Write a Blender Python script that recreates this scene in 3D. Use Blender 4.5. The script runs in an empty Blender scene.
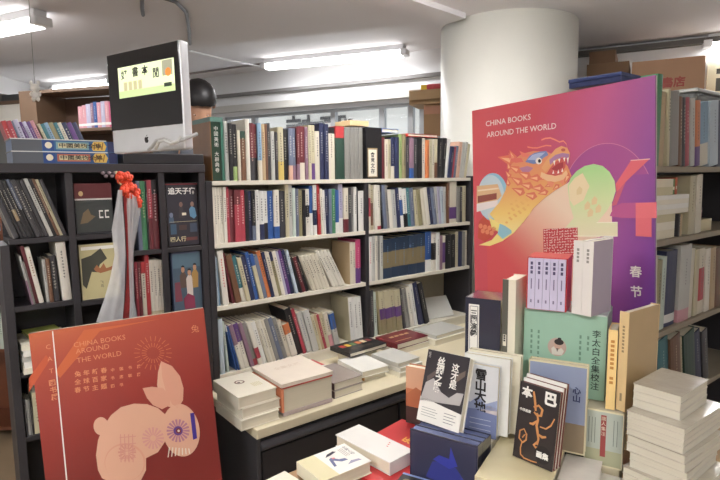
import bpy, bmesh, math, random
from mathutils import Vector, Matrix
random.seed(7)
SC = bpy.context.scene
COL = SC.collection
# ---------------------------------------------------------------- camera, world, exposure
F = 540.0
PITCH, ROLL = math.radians(6.63), 0.0105
CAM = Vector((0, 0, 1.5))
_f = Vector((0, math.cos(PITCH), -math.sin(PITCH)))
_u0 = Vector((0, math.sin(PITCH), math.cos(PITCH)))
_r0 = Vector((1, 0, 0))
CR = _r0 * math.cos(ROLL) - _u0 * math.sin(ROLL)
CU = _u0 * math.cos(ROLL) + _r0 * math.sin(ROLL)
CF = _f
cd = bpy.data.cameras.new('camera'); cam = bpy.data.objects.new('camera', cd); COL.objects.link(cam)
cd.sensor_width = 36.0; cd.lens = F / 720 * 36; cd.clip_start = 0.02; cd.clip_end = 200
m = Matrix((CR, CU, -CF)).transposed().to_4x4(); m.translation = CAM
cam.matrix_world = m
SC.camera = cam
w = bpy.data.worlds.new('World'); SC.world = w; w.use_nodes = True
bg = w.node_tree.nodes['Background']; bg.inputs[0].default_value = (0.80, 0.88, 1.0, 1); bg.inputs[1].default_value = 1.1
SC.view_settings.view_transform = 'Standard'; SC.view_settings.look = 'None'
SC.view_settings.gamma = 1; SC.view_settings.use_curve_mapping = False
SC.view_settings.exposure = 0.38
LAMP_W = 38.0       # watts of one ceiling fitting's tube
# ---------------------------------------------------------------- helpers: pixels to points on known surfaces
def ray(px, py): return CR * ((px - 360) / F) + CU * ((240 - py) / F) + CF
def at(px, py, d): return CAM + ray(px, py) * d
def on_z(px, py, z):
    r = ray(px, py); return CAM + r * ((z - CAM.z) / r.z)
def on_plane(px, py, p, n):
    r = ray(px, py); return CAM + r * ((p - CAM).dot(n) / r.dot(n))
def proj(P):
    q = P - CAM; d = q.dot(CF)
    return (360 + F * q.dot(CR) / d, 240 - F * q.dot(CU) / d)
def solve_x(P, e, px):           # distance along e from P where it reaches picture column px
    k = (px - 360) / F; q = P - CAM
    return (k * q.dot(CF) - q.dot(CR)) / (e.dot(CR) - k * e.dot(CF))
def solve_y(P, e, py):
    k = (240 - py) / F; q = P - CAM
    return (k * q.dot(CF) - q.dot(CU)) / (e.dot(CU) - k * e.dot(CF))
ZUP = Vector((0, 0, 1))
# ---------------------------------------------------------------- materials
PAL = dict(white=(232,230,222), cream=(220,211,186), ivory=(228,222,204), grey=(140,138,131), lightgrey=(192,191,184), black=(30,29,32),
 charcoal=(56,55,59), navy=(36,42,80), blue=(42,86,160), skyblue=(126,168,200), teal=(52,116,126), green=(58,130,84), darkgreen=(32,64,50),
 lightgreen=(158,190,104), olive=(154,144,98), maroon=(108,34,42), red=(192,44,48), crimson=(180,54,70), pink=(218,146,154), magenta=(204,62,112),
 purple=(98,58,128), lavender=(182,176,206), brown=(116,76,50), tan=(196,166,120), orange=(224,118,58), yellow=(224,190,84), slate=(100,110,134),
 peach=(226,170,140), paleblue=(186,204,216), palegreen=(196,214,200), mauve=(150,110,130), khaki=(200,190,150), inkblue=(36,54,80), bronze=(140,122,84))
def lin(c):
    out = []
    for v in c:
        v = v / 255.0
        out.append(v / 12.92 if v <= 0.04045 else ((v + 0.055) / 1.055) ** 2.4)
    return tuple(out) + (1.0,)
_mats = {}
def mat(c, rough=0.5, metal=0.0, coat=0.0, emit=0.0, alpha=1.0, trans=0.0, var=0.06, scale=18.0, bump=0.0, name=None):
    if isinstance(c, str): c = PAL[c]
    key = (tuple(c), rough, metal, coat, emit, alpha, trans, var, scale, bump)
    if key in _mats: return _mats[key]
    M = bpy.data.materials.new(name or 'surface'); M.use_nodes = True
    nt = M.node_tree; b = nt.nodes['Principled BSDF']
    b.inputs['Roughness'].default_value = rough; b.inputs['Metallic'].default_value = metal
    b.inputs['Coat Weight'].default_value = coat; b.inputs['Coat Roughness'].default_value = 0.12
    L = lin(c)
    if emit:
        b.inputs['Emission Color'].default_value = L; b.inputs['Emission Strength'].default_value = emit
        b.inputs['Base Color'].default_value = L
    elif var:
        tc = nt.nodes.new('ShaderNodeTexCoord'); nz = nt.nodes.new('ShaderNodeTexNoise'); nz.inputs['Scale'].default_value = scale
        nz.inputs['Detail'].default_value = 3
        mx = nt.nodes.new('ShaderNodeMix'); mx.data_type = 'RGBA'
        mx.inputs['A'].default_value = tuple(min(1, v * (1 - var)) for v in L[:3]) + (1,)
        mx.inputs['B'].default_value = tuple(min(1, v * (1 + var)) for v in L[:3]) + (1,)
        nt.links.new(tc.outputs['Object'], nz.inputs['Vector']); nt.links.new(nz.outputs['Fac'], mx.inputs['Factor'])
        nt.links.new(mx.outputs['Result'], b.inputs['Base Color'])
        if bump:
            bp = nt.nodes.new('ShaderNodeBump'); bp.inputs['Strength'].default_value = bump; bp.inputs['Distance'].default_value = 0.01
            nt.links.new(nz.outputs['Fac'], bp.inputs['Height']); nt.links.new(bp.outputs['Normal'], b.inputs['Normal'])
    else:
        b.inputs['Base Color'].default_value = L
    b.inputs['Alpha'].default_value = alpha; b.inputs['Transmission Weight'].default_value = trans
    _mats[key] = M
    return M
def paper(k=(226,218,196), sc=(1, 1, 220)):      # page edges: fine lines across the block
    key = ('paper', k, sc)
    if key in _mats: return _mats[key]
    M = bpy.data.materials.new('page_edges'); M.use_nodes = True; nt = M.node_tree; b = nt.nodes['Principled BSDF']
    tc = nt.nodes.new('ShaderNodeTexCoord'); mp = nt.nodes.new('ShaderNodeMapping'); mp.inputs['Scale'].default_value = sc
    nz = nt.nodes.new('ShaderNodeTexNoise'); nz.inputs['Scale'].default_value = 3; mx = nt.nodes.new('ShaderNodeMix'); mx.data_type = 'RGBA'
    L = lin(k); mx.inputs['A'].default_value = tuple(v * .8 for v in L[:3]) + (1,); mx.inputs['B'].default_value = L
    nt.links.new(tc.outputs['Object'], mp.inputs[0]); nt.links.new(mp.outputs[0], nz.inputs['Vector'])
    nt.links.new(nz.outputs['Fac'], mx.inputs['Factor']); nt.links.new(mx.outputs['Result'], b.inputs['Base Color'])
    b.inputs['Roughness'].default_value = 0.85
    _mats[key] = M
    return M
def ramp_mat(stops, axis, lo, hi, rough=0.35, coat=0.0, name='printed_gradient', diag=None):
    """printed colour gradient along a direction of the object"""
    M = bpy.data.materials.new(name); M.use_nodes = True; nt = M.node_tree; b = nt.nodes['Principled BSDF']
    tc = nt.nodes.new('ShaderNodeTexCoord'); dot = nt.nodes.new('ShaderNodeVectorMath'); dot.operation = 'DOT_PRODUCT'
    dot.inputs[1].default_value = axis
    mr = nt.nodes.new('ShaderNodeMapRange'); mr.inputs['From Min'].default_value = lo; mr.inputs['From Max'].default_value = hi
    cr = nt.nodes.new('ShaderNodeValToRGB'); e = cr.color_ramp.elements
    while len(e) < len(stops): e.new(0.5)
    for el, (p, c) in zip(e, stops): el.position = p; el.color = lin(c)
    nt.links.new(tc.outputs['Object'], dot.inputs[0]); nt.links.new(dot.outputs['Value'], mr.inputs['Value'])
    nt.links.new(mr.outputs['Result'], cr.inputs['Fac']); nt.links.new(cr.outputs['Color'], b.inputs['Base Color'])
    b.inputs['Roughness'].default_value = rough; b.inputs['Coat Weight'].default_value = coat
    return M
# ---------------------------------------------------------------- lettering
_gl = {}
def glyphs(s, bold=0.0):
    """flat mesh of a string: (verts2d, faces, width)"""
    key = (s, bold)
    if key in _gl: return _gl[key]
    c = bpy.data.curves.new('t', 'FONT'); c.body = s; c.size = 1.0; c.resolution_u = 2; c.offset = bold
    o = bpy.data.objects.new('t', c); COL.objects.link(o)
    bpy.context.view_layer.update()
    me = bpy.data.meshes.new_from_object(o.evaluated_get(bpy.context.evaluated_depsgraph_get()))
    V = [(v.co.x, v.co.y) for v in me.vertices]; FC = [tuple(p.vertices) for p in me.polygons]
    bpy.data.objects.remove(o); bpy.data.curves.remove(c); bpy.data.meshes.remove(me)
    if V:
        x0 = min(v[0] for v in V); x1 = max(v[0] for v in V); y0 = min(v[1] for v in V); y1 = max(v[1] for v in V)
    else: x0 = x1 = y0 = y1 = 0
    _gl[key] = (V, FC, x0, x1, y0, y1)
    return _gl[key]
# ---------------------------------------------------------------- mesh collector
class PM:
    def __init__(s, fn=None): s.v = []; s.f = []; s.m = []; s.mats = []; s.fn = fn; s.fr = None
    def mi(s, M):
        if M not in s.mats: s.mats.append(M)
        return s.mats.index(M)
    def poly(s, pts, M):
        b = len(s.v)
        for p in pts: s.v.append(s.fn(*p) if s.fn else Vector(p))
        s.f.append(tuple(range(b, b + len(pts)))); s.m.append(s.mi(M))
    def mesh(s, pts, faces, M):
        b = len(s.v)
        for p in pts: s.v.append(s.fn(*p) if s.fn else Vector(p))
        k = s.mi(M)
        for f in faces: s.f.append(tuple(b + i for i in f)); s.m.append(k)
    def box(s, x0, x1, y0, y1, z0, z1, M):
        P = [(x0,y0,z0),(x1,y0,z0),(x1,y1,z0),(x0,y1,z0),(x0,y0,z1),(x1,y0,z1),(x1,y1,z1),(x0,y1,z1)]
        s.mesh(P, [(3,2,1,0),(4,5,6,7),(0,1,5,4),(1,2,6,5),(2,3,7,6),(3,0,4,7)], M)
    def ext(s, prof, z0, z1, M):          # profile in xy extruded along z
        n = len(prof)
        s.mesh([(x,y,z0) for x,y in prof] + [(x,y,z1) for x,y in prof],
               [tuple(range(n-1,-1,-1)), tuple(range(n,2*n))] + [(i,(i+1)%n,n+(i+1)%n,n+i) for i in range(n)], M)
    def loft(s, prof, levels, mats_):     # open-ended wall of a profile over several z levels, one material per level
        n = len(prof)
        for k in range(len(levels)-1):
            s.mesh([(x,y,levels[k]) for x,y in prof] + [(x,y,levels[k+1]) for x,y in prof],
                   [(i,(i+1)%n,n+(i+1)%n,n+i) for i in range(n)], mats_[k])
        s.poly([(x,y,levels[0]) for x,y in prof][::-1], mats_[0]); s.poly([(x,y,levels[-1]) for x,y in prof], mats_[-1])
    def tube(s, path, r, M, n=8):
        path = [Vector(p) for p in path]; rings = []
        for i, p in enumerate(path):
            d = (path[min(i+1,len(path)-1)] - path[max(i-1,0)]).normalized()
            a = d.cross(ZUP if abs(d.z) < .9 else Vector((1,0,0))).normalized(); b = d.cross(a)
            rr = r[i] if isinstance(r, (list, tuple)) else r
            rings.append([p + (a*math.cos(t)+b*math.sin(t))*rr for t in [2*math.pi*k/n for k in range(n)]])
        pts = [tuple(q) for R in rings for q in R]; fc = []
        for i in range(len(path)-1):
            for k in range(n): fc.append((i*n+k, i*n+(k+1)%n, (i+1)*n+(k+1)%n, (i+1)*n+k))
        fc += [tuple(range(n-1,-1,-1)), tuple((len(path)-1)*n+k for k in range(n))]
        s.mesh(pts, fc, M)
    def ball(s, c, r, M, n=12, k=8):
        rx, ry, rz = r if isinstance(r, (tuple, list)) else (r, r, r)
        pts = [(c[0],c[1],c[2]-rz)]; fc = []
        for i in range(1, k):
            t = -math.pi/2 + math.pi*i/k
            for j in range(n): pts.append((c[0]+rx*math.cos(t)*math.cos(2*math.pi*j/n), c[1]+ry*math.cos(t)*math.sin(2*math.pi*j/n), c[2]+rz*math.sin(t)))
        pts.append((c[0],c[1],c[2]+rz)); e = len(pts)-1
        for j in range(n): fc.append((0,1+(j+1)%n,1+j)); fc.append((e,1+(k-2)*n+j,1+(k-2)*n+(j+1)%n))
        for i in range(k-2):
            for j in range(n): a=1+i*n+j; b=1+i*n+(j+1)%n; fc.append((a,b,b+n,a+n))
        s.mesh(pts, fc, M)
    # printed art on the plane y = y0 (front, facing -y): points are (x, z)
    def art(s, pts, M, lay=1, y0=0.0): s.poly([(x, y0 - 0.0004*lay, z) for x, z in pts], M)
    def rect(s, x0, x1, z0, z1, M, lay=1, y0=0.0): s.art([(x0,z0),(x1,z0),(x1,z1),(x0,z1)], M, lay, y0)
    def disc(s, cx, cz, rx, rz, M, lay=1, y0=0.0, n=28, a0=0, a1=2*math.pi):
        s.art([(cx+rx*math.cos(a0+(a1-a0)*k/n), cz+rz*math.sin(a0+(a1-a0)*k/n)) for k in range(n)], M, lay, y0)
    def text(s, t, x, z, h, M, lay=2, y0=0.0, bold=0.0, align='l', rot=0.0, sx=1.0):
        V, FC, x0, x1, a0, a1 = glyphs(t, bold)
        k = h / 0.73; wd = (x1 - x0) * k * sx
        ox = x - (wd/2 if align == 'c' else 0)
        ca, sa = math.cos(rot), math.sin(rot)
        P = []
        for (a, b) in V:
            lx = (a - x0) * k * sx + (ox - x); lz = b * k
            P.append((x + lx*ca - lz*sa, y0 - 0.0004*lay, z + lx*sa + lz*ca))
        s.mesh(P, FC, M)
    def vtext(s, t, cx, ztop, h, M, lay=2, y0=0.0, bold=0.0, gap=1.12):
        for i, ch in enumerate(t):
            V, FC, x0, x1, a0, a1 = glyphs(ch, bold)
            if not V: continue
            k = h / 0.92; mx = (x0+x1)/2; mz = (a0+a1)/2; cz = ztop - h*0.5 - i*h*gap
            s.mesh([(cx+(a-mx)*k, y0-0.0004*lay, cz+(b-mz)*k) for a, b in V], FC, M)
    def build(s, name, parent=None, bevel=0.0, smooth=False, seg=2):
        me = bpy.data.meshes.new(name)
        me.from_pydata([tuple(v) for v in s.v], [], s.f)
        for M in s.mats: me.materials.append(M)
        me.polygons.foreach_set('material_index', s.m)
        if bevel or smooth:
            bm = bmesh.new(); bm.from_mesh(me)
            bmesh.ops.remove_doubles(bm, verts=bm.verts, dist=1e-6)
            if bevel:
                ed = [e for e in bm.edges if len(e.link_faces) == 2 and e.calc_face_angle(0) > 0.6]
                bmesh.ops.bevel(bm, geom=ed, offset=bevel, segments=seg, affect='EDGES', profile=0.5, clamp_overlap=True)
            bm.to_mesh(me); bm.free()
        if smooth:
            for p in me.polygons: p.use_smooth = True
        me.update()
        o = bpy.data.objects.new(name, me); COL.objects.link(o)
        if parent is not None: o.parent = parent
        return o
def tag(o, label, cat, group=None):
    o['label'] = label; o['category'] = cat
    if group: o['group'] = group
    return o
def struct(o): o['kind'] = 'structure'; return o
def empty(name, loc=(0,0,0), rz=0.0, label=None, cat=None, group=None, M4=None):
    o = bpy.data.objects.new(name, None); COL.objects.link(o); o.empty_display_size = 0.05
    if M4 is not None: o.matrix_world = M4
    else: o.location = loc; o.rotation_euler = (0, 0, rz)
    if label: tag(o, label, cat, group)
    return o
def dup(root, loc=None, rz=None, label=None, group=None):
    r = root.copy(); COL.objects.link(r)
    if loc is not None: r.location = loc
    if rz is not None: r.rotation_euler = (0, 0, rz)
    if label: r['label'] = label
    if group: r['group'] = group
    for ch in [c for c in root.children]:
        c = ch.copy(); COL.objects.link(c); c.parent = r
        for g in [q for q in ch.children]:
            d = g.copy(); COL.objects.link(d); d.parent = c
    return r
ORD = ['', 'leftmost', 'second', 'third', 'fourth', 'fifth', 'sixth', 'seventh', 'eighth', 'ninth', 'tenth', 'eleventh', 'twelfth', 'thirteenth',
       'fourteenth', 'fifteenth', 'sixteenth', 'seventeenth', 'eighteenth', 'nineteenth', 'twentieth', 'twenty-first', 'twenty-second', 'twenty-third',
       'twenty-fourth', 'twenty-fifth', 'twenty-sixth', 'twenty-seventh', 'twenty-eighth', 'twenty-ninth', 'thirtieth']
# ---------------------------------------------------------------- shared frame of the bookcase front (local x along it, y into it)
d1 = ray(1050, 170); UA = math.atan2(d1.y, d1.x)
U = Vector((math.cos(UA), math.sin(UA), 0)); N = Vector((-math.sin(UA), math.cos(UA), 0))
P0 = at(212, 181, 2.44)
def S(t, n, z): q = P0 + U * t + N * n; return Vector((q.x, q.y, z))
def tz(px, py, n=0.0):           # (t, z) where the view through a pixel meets the plane n behind the bookcase front
    q = on_plane(px, py, P0 + N * n, N); return ((q - P0).dot(U), q.z)
Z1 = P0.z; Z2 = tz(213, 244.5)[1]; Z3 = tz(214, 307.5)[1]; Z4 = tz(218, 376)[1]
# ---------------------------------------------------------------- the room
FLOOR = mat((150,130,104), rough=0.45, var=0.25, scale=4)
WALLM = mat((228,229,230), rough=0.7, var=0.03, scale=3)
CEILM = mat((238,236,238), rough=0.8, var=0.03, scale=2)
DARKW = mat((50,48,51), rough=0.42, var=0.12, scale=12)
STEEL = mat((120,120,124), rough=0.4, metal=0.6)
WA = at(215, 178, 6.7); WB = at(440, 176, 5.35)                # two points of the window wall
WD = Vector((WB.x-WA.x, WB.y-WA.y, 0)).normalized(); WN = Vector((-WD.y, WD.x, 0))   # along it, and outward
W0 = Vector((WA.x, WA.y, 0))
XL, XR, YN = -4.2, 3.4, -2.6
def wall_at_x(x): k = (x - W0.x) / WD.x; return W0.y + WD.y * k
ZC, ZR = 2.57, 2.73
# floor
pm = PM(); c = [(XL,YN),(XR,YN),(XR,wall_at_x(XR)),(XL,wall_at_x(XL))]
pm.ext(c, -0.1, 0.0, FLOOR); struct(pm.build('floor'))
# ceiling: low soffit in front, raised bay beyond the edge that runs to the column
LA = at(443, 20, 3.75); LA = Vector((LA.x, LA.y, 0)); LB = on_z(0, 68, ZC); LB = Vector((LB.x, LB.y, 0))
ld = (LB - LA).normalized(); kx = (XL - LA.x) / ld.x; LL = LA + ld * kx
RB = Vector((1.32, wall_at_x(1.32), 0)); RA = Vector((0.80, 3.72, 0))
pm = PM()
pm.ext([(XL,YN),(XR,YN),(XR,wall_at_x(XR)),(RB.x,RB.y),(RA.x,RA.y),(LA.x,LA.y),(LL.x,LL.y)], ZC, ZR+0.1, CEILM)
pm.ext([(LL.x,LL.y),(LA.x,LA.y),(RA.x,RA.y),(RB.x,RB.y),(XL,wall_at_x(XL))], ZR, ZR+0.1, CEILM)
struct(pm.build('ceiling'))
# shallow beam running from the column towards the camera
b0, b1 = on_z(380, 0, ZC), on_z(443, 20, ZC); b2, b3 = on_z(436, 0, ZC), on_z(466, 13, ZC)
pm = PM(); e1 = (b1-b0).normalized(); e2 = (b3-b2).normalized()
q0 = b1 - e1*4.5; q1 = b3 - e1*4.5
pm.ext([(q0.x,q0.y),(q1.x,q1.y),(b3.x,b3.y),(b1.x,b1.y)], ZC-0.035, ZC, CEILM); struct(pm.build('trim_1'))
# round column
pm = PM(); cc = (1.098, 4.10); rr = 0.484
pm.ext([(cc[0]+rr*math.cos(2*math.pi*k/72), cc[1]+rr*math.sin(2*math.pi*k/72)) for k in range(72)], 0, ZC, mat((238,237,228), rough=0.4, var=0.04, scale=5))
o = struct(pm.build('column'))
for p in o.data.polygons: p.use_smooth = len(p.vertices) == 4
# window wall with one long opening; local frame: x along WD, y outward
WAng = math.atan2(WD.y, WD.x)
def wt(px, py):                  # (along, z) on the inner face of the window wall
    q = on_plane(px, py, W0, WN); return ((q - W0).dot(WD), q.z)
kL = (XL - W0.x)/WD.x; kR = (XR - W0.x)/WD.x
o0, zh = wt(222, 117); o1 = wt(470, 100)[0]; zs = 1.15
WM = Matrix.Translation(W0) @ Matrix.Rotation(WAng, 4, 'Z')
pm = PM()
pm.box(kL, kR, 0, .2, 0, zs, WALLM); pm.box(kL, kR, 0, .2, zh, ZR, WALLM)
pm.box(kL, o0, 0, .2, zs, zh, WALLM); pm.box(o1, kR, 0, .2, zs, zh, WALLM)
o = struct(pm.build('wall_far')); o.matrix_world = WM
for i, (py, hh, dep, col) in enumerate([(97.5, .035, .05, (120,118,116)), (111, .075, .07, (186,184,178))]):
    z = wt(215, py)[1]; pm = PM(); pm.box(o0-.6, o1+.3, -dep, 0, z-hh/2, z+hh/2, mat(col, rough=.5)); o = struct(pm.build('trim_%d' % (i+2))); o.matrix_world = WM
pm = PM(); ta_ = wt(570, 50)[0]; zz_ = wt(640, 49)[1]; pm.box(ta_, kR-.02, -.08, 0, zz_-.02, zz_+.02, mat((84,82,78), rough=.6)); o = struct(pm.build('trim_4')); o.matrix_world = WM
# window frames: an aluminium frame, mullions and panes
ALU = mat((176,178,180), rough=0.35, metal=0.5)
GL = mat((235,242,245), rough=0.02, alpha=0.12, var=0)
muls = [o0, wt(250,115)[0], wt(330,112)[0], wt(379,110)[0], wt(408,105)[0], wt(420,104)[0], o1]
for i in range(len(muls)-1):
    a, b = muls[i], muls[i+1]
    r = struct(empty('window_%d' % (i+1), M4=WM @ Matrix.Translation((a, 0.06, zs))))
    W_, H_ = b-a, zh-zs; f = .03
    pm = PM()
    pm.box(0, f, 0, .06, 0, H_, ALU); pm.box(W_-f, W_, 0, .06, 0, H_, ALU); pm.box(f, W_-f, 0, .06, 0, f, ALU); pm.box(f, W_-f, 0, .06, H_-f, H_, ALU)
    pm.build('window_frame', r)
    pm = PM(); pm.box(f, W_-f, .025, .031, f, H_-f, GL); pm.build('pane', r)
# other walls
pm = PM(); pm.box(XL-.15, XL, YN, wall_at_x(XL)+.2, 0, ZR+.1, WALLM); struct(pm.build('wall_left'))
pm = PM(); pm.box(XR, XR+.15, YN, wall_at_x(XR)+.2, 0, ZR+.1, WALLM); struct(pm.build('wall_right'))
pm = PM(); pm.box(XL-.15, XR+.15, YN-.15, YN, 0, ZR+.1, WALLM); struct(pm.build('wall_near'))
# the building across the way, pale with a dark lattice
OUT = mat((232,226,212), rough=0.8, var=0.03); LAT = mat((58,54,52), rough=0.6)
r = struct(empty('facade', M4=WM @ Matrix.Translation((0, 2.4, 0))))
pm = PM(); pm.box(-1.5, 6.5, 0, .2, -1, 2.62, OUT); pm.build('facade_wall', r)
def ft(px, py): q = on_plane(px, py, W0 + WN*2.4, WN); return ((q-W0).dot(WD), q.z)
pm = PM()
def lat(px0, py0, px1, py1, th=.035):
    a, za = ft(px0, py0); b, zb = ft(px1, py1)
    pm.box(min(a,b)-th/2, max(a,b)+th/2, -.03, 0, min(za,zb)-th/2, max(za,zb)+th/2, LAT)
for L in [(288,121,300,121),(294,116,294,121),(304,121,309,121),(304,121,304,124),(309,116,309,124),(300,124,324,124),(322,118,345,117),(340,117,340,123),(333,120,333,124),(326,121,340,121),(346,120,346,127),(350,120,350,126),(288,126,300,126),(352,120,352,126)]: lat(*L)
pm.build('lattice', r)
# conduits on the soffit
pm = PM(); a, b, c_ = on_z(142, -12, ZC-.012), on_z(142, 8, ZC-.012), on_z(143, 15, ZC-.012)
pm.tube([a, b, c_], .012, STEEL); tag(pm.build('conduit'), 'short straight grey conduit on the soffit above the monitor screen', 'pipe')
pm = PM(); pm.tube([on_z(164,-2,ZC-.012), on_z(176,2,ZC-.012), on_z(186,12,ZC-.012), on_z(189,28,ZC-.012), on_z(190,44,ZC-.012)], .012, STEEL)
tag(pm.build('conduit'), 'grey conduit bending towards the ceiling edge above the monitor corner', 'pipe')
# ---------------------------------------------------------------- ceiling light fittings
TUBE = mat((255,252,250), emit=7.0, name='lit_tube')
FITM = mat((225,226,228), rough=0.35, var=0.02)
def fitting(p, q, label, power=None, tubes=2, light=True, tube=None):
    """a fluorescent fitting hung between two ceiling points (p, q = ends of its underside)"""
    p, q = Vector(p), Vector(q); e = q - p; L = e.length; a = math.atan2(e.y, e.x)
    r = empty('ceiling_light', ((p.x+q.x)/2, (p.y+q.y)/2, (p.z+q.z)/2), a, label, 'light', 'fluorescent ceiling lights')
    pm = PM(); pm.box(-L/2, L/2, -.045, .045, .0255, .075, FITM); pm.build('housing', r, bevel=.006)
    for sx in (-1, 1):
        pm = PM(); pm.box(sx*L/2-.03, sx*L/2+.03, -.06, .06, -.025, .03, FITM); pm.build('end_cap', r, bevel=.006)
    for k in range(tubes):
        y = (k - (tubes-1)/2) * .06
        pm = PM(); pm.tube([(-L/2+.03, y, -.006), (L/2-.03, y, -.006)], .027, tube or TUBE, n=12); pm.build('tube', r)
    if light:
        ld_ = bpy.data.lights.new('tube_light', 'AREA'); ld_.shape = 'RECTANGLE'; ld_.size = L-.1; ld_.size_y = .1; ld_.energy = power or LAMP_W
        ld_.color = (.97, .98, 1.0)
        lo = bpy.data.objects.new('tube_light', ld_); COL.objects.link(lo); lo.parent = r; lo.location = (0, 0, -.03)
    pm = PM(); pm.tube([(-L/2*.7,0,.07),(-L/2*.7,0,.20)], .012, FITM); pm.tube([(L/2*.7,0,.07),(L/2*.7,0,.20)], .012, FITM)
    return r
zf = ZR - .075
fitting(on_z(265, 67, zf), on_z(405, 53, zf), 'lit fluorescent fitting in the middle, above the tall bookcase', power=22, tubes=2)
fitting(on_z(55, 89, zf), on_z(112, 82, zf), 'lit fluorescent fitting far back, partly hidden by the monitor', power=11, tubes=2)
e = Vector((.9,-.42,0)).normalized(); q = on_z(41, 22, ZC-.075)
fitting(q - e*1.25, q, 'lit fluorescent fitting at the top left corner', power=24, tubes=2)
q = on_z(707, 45, ZC-.075); fitting(q, q + e*.9, 'lit fluorescent fitting at the top right edge', tubes=2)
for xy, pw in [((-1.6,-.3),54),((.2,-1.2),40),((.25,2.45),13)]:  # unseen fittings added to brighten the foreground, ceiling and column
    q = Vector((xy[0], xy[1], ZC-.075)); fitting(q - e*.6, q + e*.6, 'added fluorescent fitting out of view, brightening the room', power=pw, tubes=2, tube=mat((255,252,250), emit=34.0, name='lit_tube'))
pm = PM(); pm.tube([on_z(190,51,ZC-.005), on_z(228,60,ZR-.10), on_z(264,67,zf+.02)], .009, FITM)
tag(pm.build('cable'), 'pale cable running to the left end of the middle ceiling light', 'cable')
pm = PM(); a = on_z(190,74,ZR-.012); b = on_z(262,64,ZR-.012); c_ = on_z(404,56,ZR-.012); dd = on_z(441,50,ZR-.012)
pm.tube([a, b, c_, dd], .011, mat((168,160,160), rough=.5)); tag(pm.build('conduit'), 'long thin conduit passing behind the middle ceiling light', 'pipe')
# ---------------------------------------------------------------- centre bookcase, base cabinet and worktop
BOARD = mat((214,208,192), rough=0.5, var=0.05, scale=10); BACKM = mat((172,162,140), rough=0.7, var=0.05)
SD = 0.24; ZW = 0.52
bc = empty('bookcase', S(0,0,ZW), UA, 'tall charcoal bookcase with cream shelves in the middle, two bays wide', 'bookcase')
def up(t0, t1, z1, n0=0.0, n1=SD):
    pm = PM(); pm.box(t0, t1, n0, n1, 0, z1-ZW, DARKW); pm.build('upright', bc, bevel=.002)
TM = tz(367, 232)[0]; TR_ = tz(470, 222)[0]
up(-.03, 0, Z1-.0005); up(TM-.012, TM+.014, Z1-.022); up(TR_, TR_+.03, Z1+.01)
for z in (Z1, Z2, Z3, Z4):
    for a, b in ((0.0005, TM-.0125), (TM+.0145, TR_-.0005)):
        if z == Z1: a, b = (0.0005, TM+.001) if a < .1 else (TM+.0015, TR_-.0005)
        pm = PM(); pm.box(a, b, 0, SD-.012, z-.02-ZW, z-ZW, BOARD); pm.build('shelf_board', bc)
for a, b in ((0.0005, TM-.0125), (TM+.0145, TR_-.0005)):
    pm = PM(); pm.box(a, b, SD-.01, SD, 0, Z1-.021-ZW, BACKM); pm.build('back_panel', bc)
    pm = PM(); pm.box(a, b, .004, .02, 0, Z4-.0205-ZW, BOARD); pm.build('plinth_panel', bc)
T0c = -.07
cab = empty('base_cabinet', S(0,0,0), UA, 'black base cabinet under the cream worktop of the tall bookcase', 'cabinet')
BLK = mat((38,37,40), rough=0.35, var=0.1)
pm = PM(); pm.ext([(T0c+.02,-.46),(1.8,-.46),(1.8,SD),(-.029,SD),(-.029,-.008),(T0c+.02,-.008)], 0, ZW-.041, BLK); pm.build('body', cab, bevel=.003)
pm = PM(); pm.box(T0c, T0c+.019, -.49, -.008, 0, ZW-.041, mat((58,57,60), rough=.45)); pm.build('side_panel', cab, bevel=.003)
pm = PM(); pm.tube([(T0c+.02,-.475,ZW-.085),(1.8,-.475,ZW-.085)], .022, mat((70,70,74), rough=.3), n=12); pm.build('pull_rail', cab)
for k in range(3):
    pm = PM(); a = T0c+.03+k*.75; pm.box(a, min(a+.735,1.8), -.478, -.4605, .05, ZW-.115, BLK); pm.build('door', cab, bevel=.003)
pm = PM(); pm.ext([(T0c-.005,-.505),(1.8,-.505),(1.8,SD+.005),(-.0295,SD+.005),(-.0295,-.008),(T0c-.005,-.008)], -.04, 0, mat((206,196,168), rough=0.4, var=0.05)); o = pm.build('worktop', bevel=.004)
o.location = S(0,0,ZW); o.rotation_euler = (0,0,UA); tag(o, 'long cream worktop in front of the tall bookcase, carrying book piles', 'worktop')
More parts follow.
